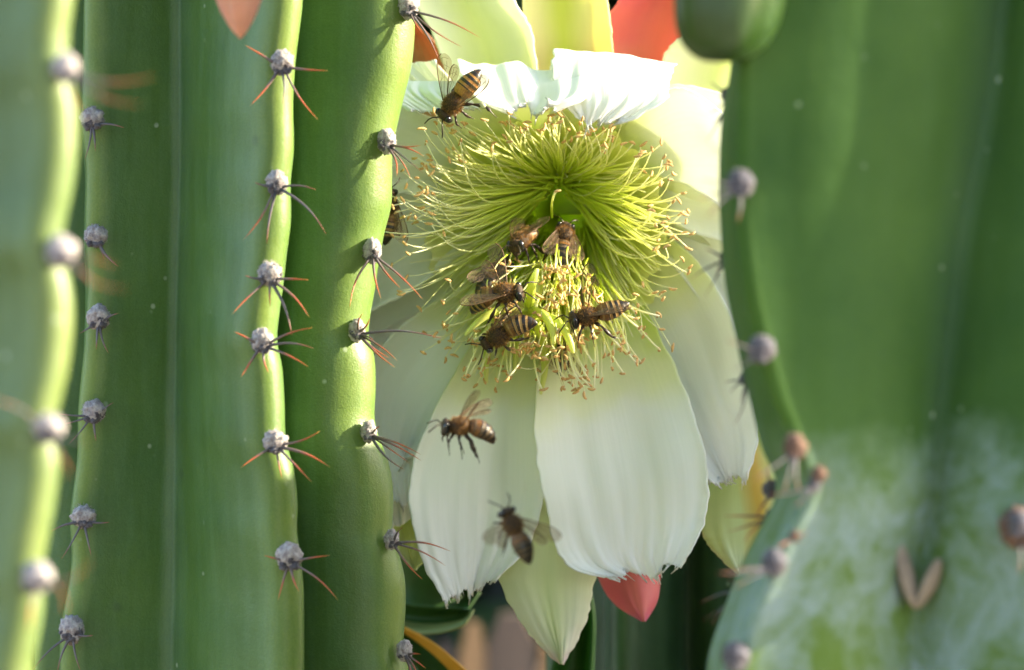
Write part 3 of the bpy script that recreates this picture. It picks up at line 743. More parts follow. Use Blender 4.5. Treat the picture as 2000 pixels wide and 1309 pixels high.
petal(rows([(1400, 700, 400), (1440, 800, 340), (1466, 868, 320), (1484, 890, 310)],
           [(1500, 700, 400), (1530, 790, 340), (1530, 860, 320), (1494, 892, 310)]), TEPAL_RED, 'outer_tepal', bulge=40, jag=0, seed=9)
# hanging green-white tepal with a pointed, faintly pink tip
petal(rows([(1040, 700, 300), (1010, 900, 190), (974, 1060, 130), (975, 1130, 120), (1008, 1200, 120), (1052, 1258, 130), (1093, 1296, 140)],
           [(1100, 700, 300), (1140, 900, 190), (1170, 1060, 130), (1160, 1140, 120), (1148, 1200, 120), (1126, 1250, 130), (1100, 1298, 140)]), TEPAL_TIPPED, 'petal', bulge=-45, jag=0, seed=10, jagside=5)

# inner white petals
# left side, behind the ribs
petal(rows([(1030, 340, 420), (930, 260, 240), (850, 210, 170), (790, 180, 170), (740, 130, 190)],
           [(1060, 320, 420), (1000, 230, 240), (940, 190, 180), (890, 165, 190), (850, 118, 200)]), WHITE_BACK, bulge=30, jag=3, seed=11)
petal(rows([(1030, 400, 420), (900, 390, 200), (800, 380, 110), (720, 380, 90), (660, 400, 90)],
           [(1040, 350, 420), (920, 270, 200), (830, 225, 110), (760, 200, 90), (700, 220, 90)]), WHITE, bulge=70, jag=6, seed=12, fringe=30)
petal(rows([(1040, 440, 420), (900, 500, 200), (800, 570, 120), (720, 610, 100), (660, 640, 100)],
           [(1030, 370, 420), (900, 330, 200), (800, 320, 130), (720, 330, 110), (670, 360, 110)]), WHITE, bulge=70, jag=6, seed=13, fringe=30)
petal(rows([(1040, 450, 420), (890, 560, 190), (770, 650, 110), (705, 740, 100), (700, 840, 110), (750, 915, 130)],
           [(1080, 470, 420), (1000, 620, 180), (930, 730, 100), (885, 800, 80), (850, 852, 90), (800, 893, 120)]), WHITE, bulge=50, jag=6, seed=14, fringe=40)
petal(rows([(900, 700, 250), (760, 830, 190), (728, 930, 180), (760, 1036, 190)],
           [(1000, 720, 250), (920, 850, 190), (880, 950, 180), (830, 1000, 190)]), WHITE_BACK, bulge=30, jag=4, seed=15)
# right side
petal(rows([(1150, 420, 420), (1290, 500, 190), (1390, 620, 120), (1430, 720, 110), (1440, 790, 110)],
           [(1150, 340, 420), (1310, 350, 180), (1430, 420, 110), (1490, 520, 90), (1500, 640, 90)]), WHITE, bulge=70, jag=5, seed=16)
petal(rows([(1150, 400, 420), (1290, 430, 190), (1400, 470, 110), (1470, 470, 90), (1500, 440, 90)],
           [(1120, 320, 420), (1220, 240, 190), (1296, 180, 60), (1350, 178, -10), (1416, 226, -40)]), WHITE, bulge=80, jag=4, seed=17, ripple=14)
petal(rows([(1140, 450, 420), (1170, 580, 210), (1225, 720, 130), (1290, 840, 100), (1340, 910, 90), (1392, 942, 80)],
           [(1160, 400, 420), (1330, 480, 170), (1412, 580, 80), (1448, 700, 50), (1474, 800, 50), (1482, 862, 60), (1464, 934, 60)][0:1] +
           [(1330, 480, 170), (1425, 610, 80), (1462, 750, 50), (1480, 850, 55), (1462, 932, 60)]), WHITE, bulge=50, jag=10, seed=18, fringe=90, tipround=4)
petal(rows([(1080, 420, 460), (1200, 420, 300), (1330, 460, 200), (1440, 500, 180), (1520, 520, 180)],
           [(1080, 330, 460), (1190, 230, 300), (1290, 170, 200), (1400, 180, 180), (1500, 240, 180)]), WHITE_BACK, bulge=50, jag=3, seed=31)
petal(rows([(1080, 470, 460), (1180, 600, 300), (1280, 740, 200), (1370, 840, 180), (1420, 880, 180)],
           [(1100, 400, 460), (1260, 430, 300), (1420, 540, 200), (1500, 640, 180), (1510, 760, 180)]), WHITE, bulge=50, jag=3, seed=32)
petal(rows([(1050, 460, 460), (900, 560, 300), (760, 640, 220), (680, 690, 200), (640, 700, 200)],
           [(1040, 380, 460), (880, 380, 300), (760, 420, 220), (680, 440, 200), (640, 460, 200)]), WHITE, bulge=50, jag=3, seed=33)
petal(rows([(1040, 480, 460), (960, 620, 300), (880, 760, 200), (850, 880, 160), (870, 960, 150)],
           [(1140, 480, 460), (1150, 620, 300), (1160, 760, 200), (1150, 880, 160), (1120, 960, 150)]), WHITE, bulge=30, jag=3, seed=34)
petal(rows([(1120, 480, 440), (1200, 620, 260), (1260, 760, 170), (1300, 880, 140), (1330, 960, 140)],
           [(1170, 430, 440), (1330, 540, 260), (1420, 680, 170), (1450, 820, 140), (1430, 915, 140)]), WHITE, bulge=30, jag=8, seed=35, fringe=40)
petal(rows([(1030, 470, 440), (900, 620, 260), (790, 780, 170), (745, 900, 140), (765, 985, 140)],
           [(1080, 490, 440), (1020, 650, 260), (940, 800, 170), (880, 920, 120), (850, 985, 120)]), WHITE, bulge=30, jag=8, seed=36, fringe=40)
petal(rows([(1050, 480, 470), (900, 640, 330), (770, 770, 250), (690, 830, 240), (640, 850, 240)],
           [(1040, 430, 470), (880, 490, 330), (760, 530, 250), (690, 560, 240), (640, 580, 240)]), WHITE, bulge=30, jag=5, seed=37)
# two large lower petals
petal(rows([(1040, 480, 420), (945, 630, 150), (862, 775, 40), (808, 900, 0), (799, 990, -10), (822, 1090, 0), (866, 1176, 10)],
           [(1110, 480, 420), (1062, 640, 170), (1052, 800, 60), (1062, 900, 40), (1060, 985, 40), (1030, 1070, 30), (972, 1128, 30)]), WHITE, bulge=35, jag=10, seed=19, fringe=120, nu=60, nv=80, ripple=9)
petal(rows([(1085, 480, 420), (1058, 640, 150), (1044, 800, 30), (1048, 900, 0), (1064, 980, -10), (1084, 1064, 0), (1120, 1112, 10), (1180, 1126, 20)],
           [(1180, 450, 420), (1260, 600, 180), (1330, 740, 70), (1368, 850, 30), (1382, 930, 10), (1378, 1010, 0), (1356, 1062, 0), (1330, 1112, 10)]), WHITE, bulge=45, jag=13, seed=20, fringe=150, nu=70, nv=80, ripple=12)
# top petals rolled forward over the throat
petal(rows([(1020, 350, 420), (950, 290, 240), (860, 230, 160), (790, 185, 100), (745, 160, 40), (740, 180, -20), (800, 218, -50)],
           [(1060, 330, 420), (1040, 260, 240), (980, 210, 150), (930, 180, 100), (910, 160, 40), (905, 180, -20), (935, 212, -50)]), WHITE, bulge=10, jag=8, seed=21, fringe=60, ripple=14)
petal(rows([(1030, 340, 420), (965, 260, 240), (915, 170, 140), (893, 112, 50), (900, 135, -20), (930, 185, -70), (985, 206, -80)],
           [(1110, 330, 420), (1120, 260, 240), (1150, 200, 140), (1150, 152, 50), (1158, 172, -20), (1140, 206, -70), (1084, 224, -80)]), WHITE, bulge=5, jag=12, seed=22, fringe=120, nu=60, nv=70, ripple=3, wav=30)
petal(rows([(1080, 330, 420), (1075, 260, 240), (1075, 170, 130), (1084, 92, 60), (1078, 130, -10), (1100, 190, -60), (1128, 230, -70)],
           [(1140, 330, 420), (1210, 260, 240), (1290, 190, 130), (1318, 122, 60), (1306, 150, -10), (1298, 190, -60), (1215, 238, -70)]), WHITE, bulge=5, jag=12, seed=23, fringe=110, nu=60, nv=70, ripple=4, wav=14, jagside=8)

# floral tube: the deep funnel, then the green tube that ties it to the column
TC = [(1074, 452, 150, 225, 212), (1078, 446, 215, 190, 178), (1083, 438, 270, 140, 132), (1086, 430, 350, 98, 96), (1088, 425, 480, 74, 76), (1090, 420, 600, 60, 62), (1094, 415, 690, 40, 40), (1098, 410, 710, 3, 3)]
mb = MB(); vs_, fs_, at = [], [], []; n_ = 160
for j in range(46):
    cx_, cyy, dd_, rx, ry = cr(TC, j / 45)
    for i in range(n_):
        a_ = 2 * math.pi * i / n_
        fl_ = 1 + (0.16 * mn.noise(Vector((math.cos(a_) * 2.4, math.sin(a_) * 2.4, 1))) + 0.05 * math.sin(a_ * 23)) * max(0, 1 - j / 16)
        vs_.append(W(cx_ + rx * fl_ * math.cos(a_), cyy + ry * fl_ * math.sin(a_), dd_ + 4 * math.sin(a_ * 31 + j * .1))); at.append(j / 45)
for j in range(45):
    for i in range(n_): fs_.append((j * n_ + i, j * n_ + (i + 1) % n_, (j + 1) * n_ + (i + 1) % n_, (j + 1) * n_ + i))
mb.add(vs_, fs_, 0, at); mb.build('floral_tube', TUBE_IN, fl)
mb = MB()
TO = [(1092, 420, 720, 70), (1096, 410, 760, 80), (1110, 390, 800, 80), (1160, 400, 1000, 70), (1240, 440, 1150, 60), (1290, 470, 1250, 60)]
pts = [cr(TO, t / 20) for t in range(21)]
tube(mb, [W(*p[:3]) for p in pts], [p[3] * U for p in pts], 20, cap=False); mb.build('floral_tube', TUBE_OUT, fl)
for k in range(16):   # scales on the tube
    t = rnd.uniform(0.1, 0.9); p = cr(TO, t); a_ = rnd.uniform(0, 6.28); c = W(*p[:3]); r_ = p[3] * U
    dr = Vector((math.cos(a_), 0.2, math.sin(a_))).normalized(); mb = MB()
    ellipsoid(mb, c + dr * r_, (Vector((0, -1, 0)), dr, dr.cross(Vector((0, -1, 0))).normalized()), 0.004, 0.0007, 0.002, 8, 6); mb.build('tube_scale', TUBE_OUT, fl)

# stamens
def fil_path(O, E, bow_d, side, hook, n_=12, hookdir=(0, -1)):
    O = np.array(O, float); E = np.array(E, float); pts = []
    v = E - O; L = math.hypot(v[0], v[1]) + 1e-6; pr = np.array([-v[1] / L, v[0] / L, 0])
    for i in range(n_ + 1):
        s = i / n_
        p = O + v * s
        p[2] = O[2] + (E[2] - O[2]) * (1 - (1 - s) ** 1.7) + bow_d * math.sin(math.pi * s)
        p = p + pr * side * math.sin(math.pi * s * 0.9)
        if hook and s > 0.55:
            k = ((s - 0.55) / 0.45) ** 2
            p[0] += hookdir[0] * hook * k; p[1] += hookdir[1] * hook * k; p[2] -= abs(hook) * 0.6 * k
        pts.append(tuple(p))
    return pts
def ring_origin(th):
    # filaments rise from a ring inside the throat; the upper ones from near its top
    up = math.sin(th) < 0.25
    return (1090 + (24 if up else 70) * math.cos(th), (372 + 22 * math.sin(th)) if up else (400 + 62 * math.sin(th)), 250 if up else 380)
def rim(th):
    c, s = math.cos(th), math.sin(th)
    cx_, cyy = 1062, 470
    rx = 285 if c < 0 else 265; ry = 300 if s > 0 else 245
    return cx_, cyy, rx * c, ry * s
mb = MB()
for k in range(300):
    th = rnd.uniform(0, 2 * math.pi)
    O = ring_origin(th + rnd.gauss(0, 0.12)); cx_, cyy, ex, ey = rim(th); f = rnd.uniform(0.50, 0.92)
    O = (O[0] + rnd.gauss(0, 8), O[1] + rnd.gauss(0, 8), O[2] + rnd.uniform(-60, 60))
    E = (cx_ + ex * f, cyy + ey * f, rnd.uniform(30, 110) + 150 * (1 - f))
    pts = fil_path(O, E, rnd.uniform(-10, 50), 34 * mn.noise(Vector((math.cos(th) * 1.7, math.sin(th) * 1.7, 5))) + 16 * mn.noise(Vector((math.cos(th) * 9, math.sin(th) * 9, 2))) + rnd.gauss(0, 5), rnd.uniform(4, 26) if rnd.random() < 0.6 else 0, 11, (0.5 * math.cos(th) + rnd.uniform(-.2, .2), -1))
    tube(mb, [W(*p) for p in pts], [U * (2.9 - 2.1 * (i / 11) ** 0.7) for i in range(12)], 4, cap=False)
o = mb.build('filament', FILAMENT, fl); o['kind'] = 'stuff'

anther_me = {}
def anther(par, p, dr, L=None, into=None):
    mb = into or MB(); L = L or rnd.uniform(12, 20); a = Vector(dr).normalized(); b_ = a.orthogonal().normalized(); c_ = a.cross(b_)
    bend = b_ * rnd.uniform(-0.25, 0.25) * L * U
    pts = [p + a * (L * U * (t / 5 - 0.3)) + bend * math.sin(math.pi * t / 5) for t in range(6)]
    tube(mb, pts, [U * x for x in (1.2, 2.9, 3.4, 3.3, 2.7, 1.0)], 6, flat=0.75, mi=1 if into else 0)
    if into: return
    return mb.build('anther', ANTHER, par)
small = MB()
def stamen(O, E, bow, side, hook, hd, r0=1.9, r1=1.05, ad=None, into=None):
    pts = fil_path(O, E, bow, side, hook, 12, hd); mb = into or MB(); w_ = [W(*p) for p in pts]
    tube(mb, w_, [U * (r0 + (r1 - r0) * i / 12) for i in range(13)], 5)
    if into: anther(None, w_[-1], ad or (rnd.gauss(0, 1), rnd.gauss(0, 0.6), rnd.gauss(0, 0.8)), into=into); return
    o = mb.build('stamen', FILAMENT, fl)
    anther(o, w_[-1], ad or (rnd.gauss(0, 1), rnd.gauss(0, 0.6), rnd.gauss(0, 0.8)))
ns = 0
for k in range(230):      # the spreading rim
    th = rnd.uniform(0, 2 * math.pi)
    if math.sin(th) > 0.35 and rnd.random() < 0.25: th = rnd.uniform(2.6, 6.8)
    cx_, cyy, ex, ey = rim(th); f = rnd.uniform(0.84, 1.1)
    if abs(math.cos(th)) > 0.7 and rnd.random() < .3: f += 0.08
    E = [cx_ + ex * f, cyy + ey * f + 22, rnd.uniform(-60, 60)]
    if E[1] < 205: E[1] = rnd.uniform(205, 250)
    stamen(ring_origin(th), E, rnd.uniform(-20, 30), rnd.gauss(0, 22), rnd.uniform(15, 45) if rnd.random() < .55 else rnd.uniform(45, 95), (rnd.uniform(-.35, .35) - .2 * math.cos(th), -1 if E[1] > 300 else -.3), into=small if k >= 150 else None); ns += 1
for k in range(250):      # the crowded lower bunch
    a_ = rnd.uniform(0, 6.28); q = math.sqrt(rnd.random())
    E = [1065 + 118 * q * math.cos(a_), 598 + 110 * q * math.sin(a_), rnd.uniform(-150, 0)]
    if E[1] < 515: E[1] += 60; E[2] = 0
    if 1005 < E[0] < 1060 and 500 < E[1] < 610: E[0] += rnd.choice([-45, 50])
    O = (1090 + rnd.uniform(-50, 60), 470 + rnd.uniform(-20, 20), 400) if k < 70 else (E[0] * .85 + 1075 * .15 + rnd.gauss(0, 10), E[1] - rnd.uniform(20, 60), E[2] + rnd.uniform(90, 200))
    stamen(O, E, rnd.uniform(-20, 10), rnd.gauss(0, 7), rnd.uniform(0, 10), (rnd.uniform(-.7, .7), rnd.choice([-1, .4])), ad=(rnd.gauss(0, 1), rnd.gauss(0, .5), rnd.gauss(0, .9)), into=small if k >= 85 else None); ns += 1
for k in range(62):       # long ones hanging below, their ends hooked up
    x = rnd.choice([rnd.uniform(860, 960), rnd.uniform(960, 1130), rnd.uniform(1050, 1210), rnd.uniform(1190, 1270)])
    yb = 790 - 0.0016 * (x - 1050) ** 2 - rnd.random() ** 1.5 * 120
    E = (x, yb, rnd.uniform(-110, -10)); O = (1090 + (x - 1090) * 0.35, 500, 330)
    stamen(O, E, rnd.uniform(-60, -10), rnd.gauss(0, 10), rnd.uniform(8, 36), (rnd.choice([-1.1, 1.1, 1.6]) * rnd.uniform(.4, 1), -0.8), 2.8, 1.8); ns += 1
o = small.build('small_stamen', [FILAMENT, ANTHER], fl); o['kind'] = 'stuff'
# a few singled out in the photograph
for O, E, side, hook in [((1090, 400, 300), (1082, 378, -60), 18, 0)]:
    stamen((1078, 425, 100), (1085, 374, -60), 8, -4, 2, (1, 0), 2.6, 2.2, ad=(1, 0, .2))
stamen((1075, 345, 420), (1034, 248, -20), 0, -36, 0, (0, 0), 2.4, 1.6, ad=(1, 0, -.4))
stamen((1105, 345, 420), (1136, 258, -20), 0, 34, 0, (0, 0), 2.4, 1.6, ad=(1, 0, -.2))
# style and stigma lobes
mb = MB(); P = [(1095, 450, 420), (1070, 510, 160), (1048, 560, -20), (1034, 606, -90)]
tube(mb, [W(*cr(P, t / 16)) for t in range(17)], [U * (12 + 3 * t / 16) for t in range(17)], 12); sty = mb.build('style', STYLE, fl)
for P in [[(1034, 606, -90), (985, 604, -130), (945, 620, -150), (908, 655, -150)], [(1034, 606, -90), (1062, 615, -140), (1078, 645, -150), (1082, 672, -150)],
          [(1034, 606, -90), (1090, 630, -130), (1112, 665, -140), (1120, 690, -140)], [(1034, 606, -90), (975, 640, -60), (952, 690, -30), (950, 748, -10)],
          [(1034, 606, -90), (1020, 640, -60), (1010, 680, -30), (1005, 730, -10)], [(1034, 606, -90), (1038, 560, -140), (1044, 540, -150), (1050, 525, -150)],
          [(1034, 606, -90), (1000, 585, -120), (970, 580, -130), (955, 590, -130)], [(1034, 606, -90), (1060, 660, -60), (1064, 720, -20), (1056, 770, 0)]]:
    mb = MB(); tube(mb, [W(*cr(P, t / 12)) for t in range(13)], [U * 9 * (1 - 0.7 * (t / 12) ** 3) for t in range(13)], 8); mb.build('stigma_lobe', STYLE, fl)

# ------------------------------------------------------------------ red bud hanging into the top edge
bud = root('flower_bud', W(470, -60, -1250), 'blurred salmon-red cactus flower bud hanging into the top edge', 'flower bud')
BUDM = simple('bud_red', (0.80, 0.36, 0.26), 0.5, 0.3, sss=0.3, nscale=120, namt=0.3)
BUDG = simple('bud_green', (0.30, 0.34, 0.10), 0.5, 0.3, sss=0.2, nscale=120)
for k in range(5):
    mb = MB(); vs_, fs_ = [], []; n_ = 24; a0 = k * 1.26
    prof = [(60, 0.03), (50, 0.2), (30, 0.42), (0, 0.66), (-50, 0.9), (-120, 1.0), (-200, 0.9), (-300, 0.6)]
    for j in range(25):
        py, kk = cr(prof, j / 24)
        for i in range(10):
            a_ = a0 + (i / 9 - .5) * 1.7
            rr_ = 62 * kk * (1 + 0.06 * math.cos((i / 9 - .5) * 3))
            vs_.append(W(468 + rr_ * math.cos(a_), py + 4 * k, -1250 + rr_ * math.sin(a_)))
    for j in range(24):
        for i in range(9): fs_.append((j * 10 + i, j * 10 + i + 1, (j + 1) * 10 + i + 1, (j + 1) * 10 + i))
    mb.add(vs_, fs_); o = mb.build('sepal', BUDM, bud); md = o.modifiers.new('t', 'SOLIDIFY'); md.thickness = 0.0006
mb = MB(); tube(mb, [W(468, -230, -1250), W(470, -420, -1150), W(500, -600, -900), W(530, -700, -640)], [0.0052, 0.005, 0.006, 0.007], 14); mb.build('bud_tube', BUDG, bud)

# ------------------------------------------------------------------ honey bees
def bee_skin(name, col, rough, nscale=2500, spec=0.5):
    return simple(name, col, rough, spec, nscale=nscale, namt=0.4, bscale=3500, bstr=0.5, bdist=0.0001)
B_DARK = bee_skin('bee_dark', (0.014, 0.009, 0.007), 0.38)
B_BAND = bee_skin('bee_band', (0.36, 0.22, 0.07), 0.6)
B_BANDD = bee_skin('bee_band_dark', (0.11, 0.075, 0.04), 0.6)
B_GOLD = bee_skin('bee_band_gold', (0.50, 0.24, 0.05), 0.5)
B_AMBER = bee_skin('bee_amber', (0.20, 0.085, 0.02), 0.45)
B_THOR = bee_skin('bee_thorax', (0.05, 0.027, 0.012), 0.8)
B_LEG = bee_skin('bee_leg', (0.035, 0.017, 0.010), 0.4)
B_EYE = simple('bee_eye', (0.010, 0.009, 0.012), 0.16, 0.6, bscale=9000, bstr=0.3, bdist=0.00005)
B_POLLEN = simple('bee_pollen', (0.62, 0.62, 0.38), 0.9, 0.1, nscale=3000, bscale=3000)
B_FUR = thin_mat('bee_fur', [(0, (0.18, 0.085, 0.025)), (1, (0.46, 0.26, 0.08))], (1, .9, .7), 0.4, 0.7)
m_w = bpy.data.materials.new('bee_wing'); m_w.use_nodes = True; n = m_w.node_tree; b = n.nodes['Principled BSDF']; out = n.nodes['Material Output']
b.inputs['Base Color'].default_value = (0.36, 0.26, 0.17, 1); b.inputs['Roughness'].default_value = 0.25
tp = n.nodes.new('ShaderNodeBsdfTransparent'); tp.inputs[0].default_value = (0.86, 0.80, 0.72, 1)
mx = n.nodes.new('ShaderNodeMixShader'); mx.inputs[0].default_value = 0.20
n.links.new(tp.outputs[0], mx.inputs[1]); n.links.new(b.outputs[0], mx.inputs[2]); n.links.new(mx.outputs[0], out.inputs[0])
B_WING = m_w; B_VEIN = simple('bee_wing_vein', (0.12, 0.06, 0.025), 0.5)

def bee(px, py, d, h, u, label, bend=0.35, wings=('fold', 'fold'), legs='stand', size=1.0, yaw=0.0, pollen=False, seed=0, drop=0.0, band=None):
    """h: way the head points, u: way its back faces (world axes, camera looks along +Y)"""
    r = random.Random(seed)
    h = Vector(h).normalized(); u = Vector(u); u = (u - h * u.dot(h)).normalized(); l = u.cross(h)
    c = W(px, py, d); S = 0.001 * size
    rt = root('honey_bee', c, label, 'bee', 'honey bees visiting the flower')
    def G(x, y, z): return c + (h * x + l * y + u * z) * S
    def ab(x):  # spine of the abdomen, arc bending down (or sideways by yaw)
        s = -(x + 1.9); s = max(s, 0); a = bend * s / 6.7; k = bend / 6.7
        if abs(k) < 1e-4: dx, dz = s, 0
        else: dx, dz = math.sin(a) / k, (1 - math.cos(a)) / k
        return -1.9 - dx, dz * math.sin(yaw), -drop * s / 6.7 - dz * math.cos(yaw), a
    # abdomen: overlapping tergites
    mb = MB(); ns_ = 54; nr = 22; vs_, fs_, mi = [], [], []
    for j in range(ns_ + 1):
        t = j / ns_; s = 6.9 * t
        prof = 2.12 * (math.sin(math.pi * min(1, (0.10 + t * 0.93)) ** 0.86) ** 0.62) if t < 1 else 0.0
        prof *= (1 - 0.15 * t)
        seg = (t * 6.2) % 1.0
        prof *= 1 + 0.055 * (seg - 0.3) * (1 if t < 0.96 else 0)
        X, Y, Z, a = ab(-1.9 - s)
        nx, nz = math.sin(a), math.cos(a)
        for i in range(nr):
            th = 2 * math.pi * i / nr; yy = math.cos(th) * prof * 1.0; zz = math.sin(th) * prof * 0.88
            X2 = X - zz * nx * math.cos(yaw) ; Y2 = Y + yy + zz * 0 ; Z2 = Z + zz * nz
            if yaw: Y2 = Y + yy * math.cos(a * math.sin(yaw)); X2 = X + yy * math.sin(a) * math.sin(yaw) - zz * nx * math.cos(yaw)
            vs_.append(G(X2, Y2, Z2))
    for j in range(ns_):
        t = (j + .5) / ns_; seg = (t * 6.2) % 1.0; k = int(t * 6.2)
        m_ = 1 if seg < (0.42 if k > 1 else 0.3) else 0
        if k <= 1: m_ = 2 if seg < 0.72 else (0 if k == 1 else 1)
        if k >= 5: m_ = 0
        if k == 0 and seg < 0.25: m_ = 0
        for i in range(nr):
            fs_.append((j * nr + i, j * nr + (i + 1) % nr, (j + 1) * nr + (i + 1) % nr, (j + 1) * nr + i)); mi.append(m_)
    mb.add(vs_, fs_); mb.m = mi
    abd = mb.build('abdomen', [B_DARK, band or B_BAND, B_GOLD if band is B_GOLD else B_AMBER], rt)
    # thorax
    mb = MB(); ellipsoid(mb, G(0, 0, 0), (h, l, u), 2.15 * S, 1.85 * S, 1.75 * S, 18, 14, jit=0.05)
    ellipsoid(mb, G(-1.75, 0, 0), (h, l, u), 0.7 * S, 0.7 * S, 0.7 * S, 10, 8)
    th_ = mb.build('thorax', B_THOR, rt)
    # head, eyes, antennae
    mb = MB(); ellipsoid(mb, G(2.75, 0, -0.35), (h, l, u), 1.0 * S, 1.72 * S, 1.6 * S, 16, 12)
    ellipsoid(mb, G(3.0, 0, -1.5), (h, l, u), 0.7 * S, 0.75 * S, 0.9 * S, 10, 8); hd = mb.build('head', B_THOR, rt)
    for sgn in (-1, 1):
        mb = MB(); ellipsoid(mb, G(2.85, sgn * 1.35, -0.25), (h, l, u), 0.72 * S, 0.62 * S, 1.32 * S, 14, 12); mb.build('eye', B_EYE, hd)
        mb = MB(); tube(mb, [G(3.6, sgn * 0.4, 0.1), G(4.5, sgn * 1.3, 0.55), G(5.3, sgn * 1.9, 0.1), G(6.4, sgn * 2.4, -0.8)], [0.15 * S, 0.13 * S, 0.14 * S, 0.12 * S], 6); mb.build('antenna', B_LEG, hd)
    mb = MB(); tube(mb, [G(3.1, 0, -2.1), G(3.3, 0, -3.0), G(3.1, 0, -3.6)], [0.22 * S, 0.14 * S, 0.06 * S], 6); mb.build('tongue', B_LEG, hd)
    # fur: real short hairs
    mb = MB()
    def hair(p, nrm, L, wd=0.045):
        nrm = (nrm + Vector((r.gauss(0, .35), r.gauss(0, .35), r.gauss(0, .35))) - h * 0.35).normalized()
        sd = nrm.cross(Vector((r.gauss(0, 1), r.gauss(0, 1), r.gauss(0, 1)))).normalized() * wd * S
        mb.add([p - sd, p + sd, p + nrm * L * S], [(0, 1, 2)], 0, [0, 0, 1])
    for k in range(1500):
        q = Vector((r.gauss(0, 1), r.gauss(0, 1), r.gauss(0, 1))).normalized()
        hair(c + (h * q.x * 2.1 + l * q.y * 1.8 + u * q.z * 1.7) * S, h * q.x + l * q.y + u * q.z, r.uniform(.4, .95) * (0.6 if q.z > 0.75 else 1))
    for k in range(320):
        q = Vector((r.gauss(0, 1), r.gauss(0, 1), r.gauss(0, 1))).normalized()
        hair(G(2.75, 0, -.35) + (h * q.x * .95 + l * q.y * 1.2 + u * q.z * 1.5) * S, h * q.x + l * q.y + u * q.z, r.uniform(.2, .5), .035)
    for k in range(900):
        j = int(r.random() ** 1.4 * ns_ * 0.93); i = r.randrange(nr)
        seg = (j / ns_ * 6.2) % 1.0
        if j > ns_ * .3 and (seg > 0.45): continue
        p = Vector(vs_[j * nr + i]); cen = sum((Vector(vs_[j * nr + q]) for q in range(0, nr, 4)), Vector()) / len(range(0, nr, 4))
        nn = (p - cen)
        if nn.length > 1e-7: hair(p, nn.normalized() * 0.6 - h * 0.6, r.uniform(.25, .55) * (1.3 if j < ns_ * .25 else 1), .035)
    fo = mb.build('fur', B_FUR, rt, smooth=False); fo['kind'] = 'stuff'
    # wings
    for sgn, wm in ((-1, wings[0]), (1, wings[1])):
        if wm is None: continue
        ang, lift = {'fold': (0.30, 0.16), 'half': (0.75, 0.35), 'spread': (1.45, 0.45), 'up': (0.9, 1.15)}[wm]
        for which, (L, Wd, x0, da) in enumerate(((9.0, 3.0, 0.4, 0.0), (6.2, 2.0, -0.7, -0.10 if wm == 'fold' else -0.28))):
            a_ = ang + da; lf = lift - (0.05 * which)
            dirw = (-math.cos(a_) * math.cos(lf), sgn * math.sin(a_) * math.cos(lf), math.sin(lf) if wm == 'up' else math.sin(lf) * 0.7)
            dv = (h * dirw[0] + l * dirw[1] + u * dirw[2]).normalized()
            trail = (-h * math.sin(a_) * (1) - l * sgn * math.cos(a_)); trail = (trail - dv * trail.dot(dv)).normalized()
            base = G(x0, sgn * 1.35, 1.1 - .1 * which)
            outl = [(0, .1, -.1), (.15, .16, -.2), (.35, .22, -.42), (.6, .26, -.68), (.8, .22, -.78), (.93, .08, -.62), (1.0, -.12, -.38)]
            mb = MB(); vv, ff = [], []; ng = 16; nc = 6
            for q in range(ng + 1):
                t_, f0, f1 = cr(outl, q / ng)
                for e in range(nc + 1):
                    f_ = f0 + (f1 - f0) * e / nc
                    vv.append(base + dv * t_ * L * S + trail * (-f_) * Wd * S + u * (0.10 * math.sin(e * 2.1) * S * t_))
            for q in range(ng):
                for e in range(nc): ff.append((q * (nc + 1) + e, q * (nc + 1) + e + 1, (q + 1) * (nc + 1) + e + 1, (q + 1) * (nc + 1) + e))
            mb.add(vv, ff); wo = mb.build('wing' if which == 0 else 'hind_wing', B_WING, rt)
            vb = MB()
            tube(vb, [vv[q * (nc + 1)] for q in range(ng + 1)], 0.10 * S, 5)
            tube(vb, [vv[q * (nc + 1) + 1 + (1 if q > 6 else 0)] for q in range(ng - 2)], 0.05 * S, 4)
            tube(vb, [vv[q * (nc + 1) + 3 + (1 if q > 8 else 0)] for q in range(ng - 4)], 0.045 * S, 4)
            for q in (6, 9, 12): tube(vb, [vv[q * (nc + 1) + 1], vv[(q + 1) * (nc + 1) + 3], vv[q * (nc + 1) + 5]], 0.035 * S, 4)
            vb.build('wing_vein', B_VEIN, wo)
    # legs
    for sgn in (-1, 1):
        for q, (x0, fx, reach, ln) in enumerate(((1.1, 1.5, 2.2, 1.0), (0.0, 0.1, 2.9, 1.05), (-1.0, -1.9, 2.9, 1.45))):
            j1, j2, j3 = r.uniform(-.4, .4), r.uniform(-.5, .5), r.uniform(-.5, .5)
            if legs == 'stand': P = [(x0, sgn * .9, -1.3), (x0 + fx * .5, sgn * (reach * .8) + 0, -1.3 + j1), (x0 + fx * ln, sgn * reach * 1.05, -3.0 * ln * .9 + j2), (x0 + fx * ln * 1.35 + j3, sgn * reach * 1.15, -4.6)]
            else: P = [(x0, sgn * .8, -1.3), (x0 + fx * .5, sgn * 1.6, -2.3 + j1), (x0 + fx * 1.0 - .4, sgn * 1.7, -4.0 * ln * .85 + j2), (x0 + fx * 1.1 - 1.1 + j3, sgn * 1.4, -5.9 * (.9 + .12 * q))]
            if pollen and q == 2 and sgn == pollen: P = [(x0, sgn * 1.2, -1.0), (x0 - 1.3, sgn * 3.0, -.6), (x0 - 2.6, sgn * 5.6, -.4), (x0 - 2.3, sgn * 8.3, -1.0)]
            g = [G(*p) for p in P]; mb = MB()
            hw = 0.34 if q < 2 else 0.42
            tube(mb, [g[0], g[0].lerp(g[1], .5), g[1]], [.30 * S, hw * S, .22 * S], 7)
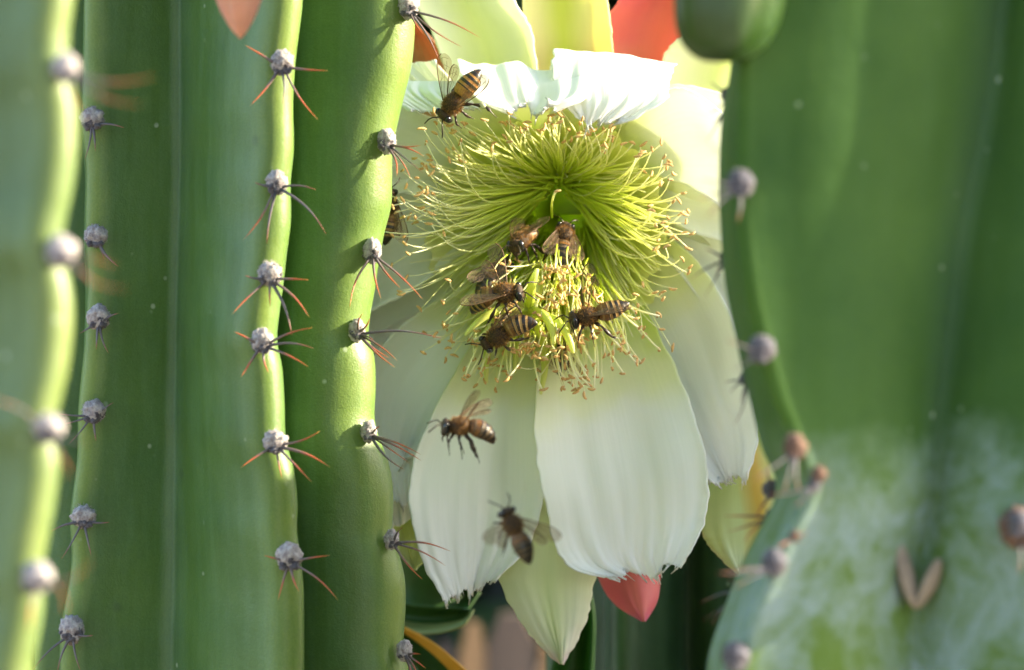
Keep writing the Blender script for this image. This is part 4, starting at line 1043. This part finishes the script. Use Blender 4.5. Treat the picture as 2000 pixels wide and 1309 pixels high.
            tube(mb, [g[1], g[1].lerp(g[2], .6), g[2]], [.20 * S, (.30 if q < 2 else .50) * S, .24 * S], 7, flat=.7)
            tube(mb, [g[2], g[2].lerp(g[3], .35), g[2].lerp(g[3], .5), g[3]], [.20 * S, (.24 if q < 2 else .52 if pollen else .36) * S, .14 * S, .07 * S], 6, flat=.6)
            e_ = (g[3] - g[2]).normalized(); tube(mb, [g[3], g[3] + (e_ * .25 - u * .3) * S, g[3] + (e_ * .1 - u * .6) * S], [.09 * S, .06 * S, .03 * S], 5)
            lo = mb.build('leg', B_LEG, rt)
            if pollen and q == 2 and sgn == pollen:
                mb = MB(); ellipsoid(mb, g[1].lerp(g[2], .8), (h, l, u), .55 * S, .8 * S, .5 * S, 10, 8, jit=.3); mb.build('pollen_load', B_POLLEN, lo)
    return rt

bee(884, 203, -230, (-0.62, 0.05, -0.78), (-0.25, -0.93, 0.25), 'sunlit golden-brown bee head down on the upper petal rim', bend=.12, wings=('half', 'fold'), legs='stand', pollen=1, seed=1, band=B_GOLD, size=0.98)
bee(758, 400, 40, (0.05, 0.25, 1), (0.3, -1, 0.2), 'striped bee half hidden behind the sunlit cactus rib at the flower edge', bend=.25, wings=('fold', 'fold'), seed=2, size=0.95)
bee(1016, 470, -25, (-0.35, -0.85, -0.35), (-0.2, -0.4, 1), 'dark bee facing out of the throat beside the hollow', bend=.4, seed=3, size=.95)
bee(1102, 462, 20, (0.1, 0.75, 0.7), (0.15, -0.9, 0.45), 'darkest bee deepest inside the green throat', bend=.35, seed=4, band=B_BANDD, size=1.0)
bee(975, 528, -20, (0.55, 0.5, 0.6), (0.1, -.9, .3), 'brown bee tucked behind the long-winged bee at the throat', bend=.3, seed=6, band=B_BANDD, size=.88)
bee(985, 572, -190, (0.95, -0.12, 0.12), (0.12, -0.80, 0.75), 'long-winged bee on the stamens with curled abdomen and outspread wing', bend=1.15, wings=('fold', 'spread'), legs='stand', seed=5, size=.98, drop=1.2)
bee(972, 657, -170, (-0.80, 0.15, -0.55), (0.1, -0.95, 0.2), 'bee with black-tipped striped abdomen pointing right among the orange anthers', bend=.75, yaw=math.radians(90), wings=('fold', None), seed=7, size=.98)
bee(1148, 617, -170, (-0.97, -0.1, -0.22), (-.08, -0.55, 0.85), 'bee side-on at the right of the throat with one wing raised', bend=-.25, wings=('up', 'fold'), legs='stand', seed=8, size=.98)
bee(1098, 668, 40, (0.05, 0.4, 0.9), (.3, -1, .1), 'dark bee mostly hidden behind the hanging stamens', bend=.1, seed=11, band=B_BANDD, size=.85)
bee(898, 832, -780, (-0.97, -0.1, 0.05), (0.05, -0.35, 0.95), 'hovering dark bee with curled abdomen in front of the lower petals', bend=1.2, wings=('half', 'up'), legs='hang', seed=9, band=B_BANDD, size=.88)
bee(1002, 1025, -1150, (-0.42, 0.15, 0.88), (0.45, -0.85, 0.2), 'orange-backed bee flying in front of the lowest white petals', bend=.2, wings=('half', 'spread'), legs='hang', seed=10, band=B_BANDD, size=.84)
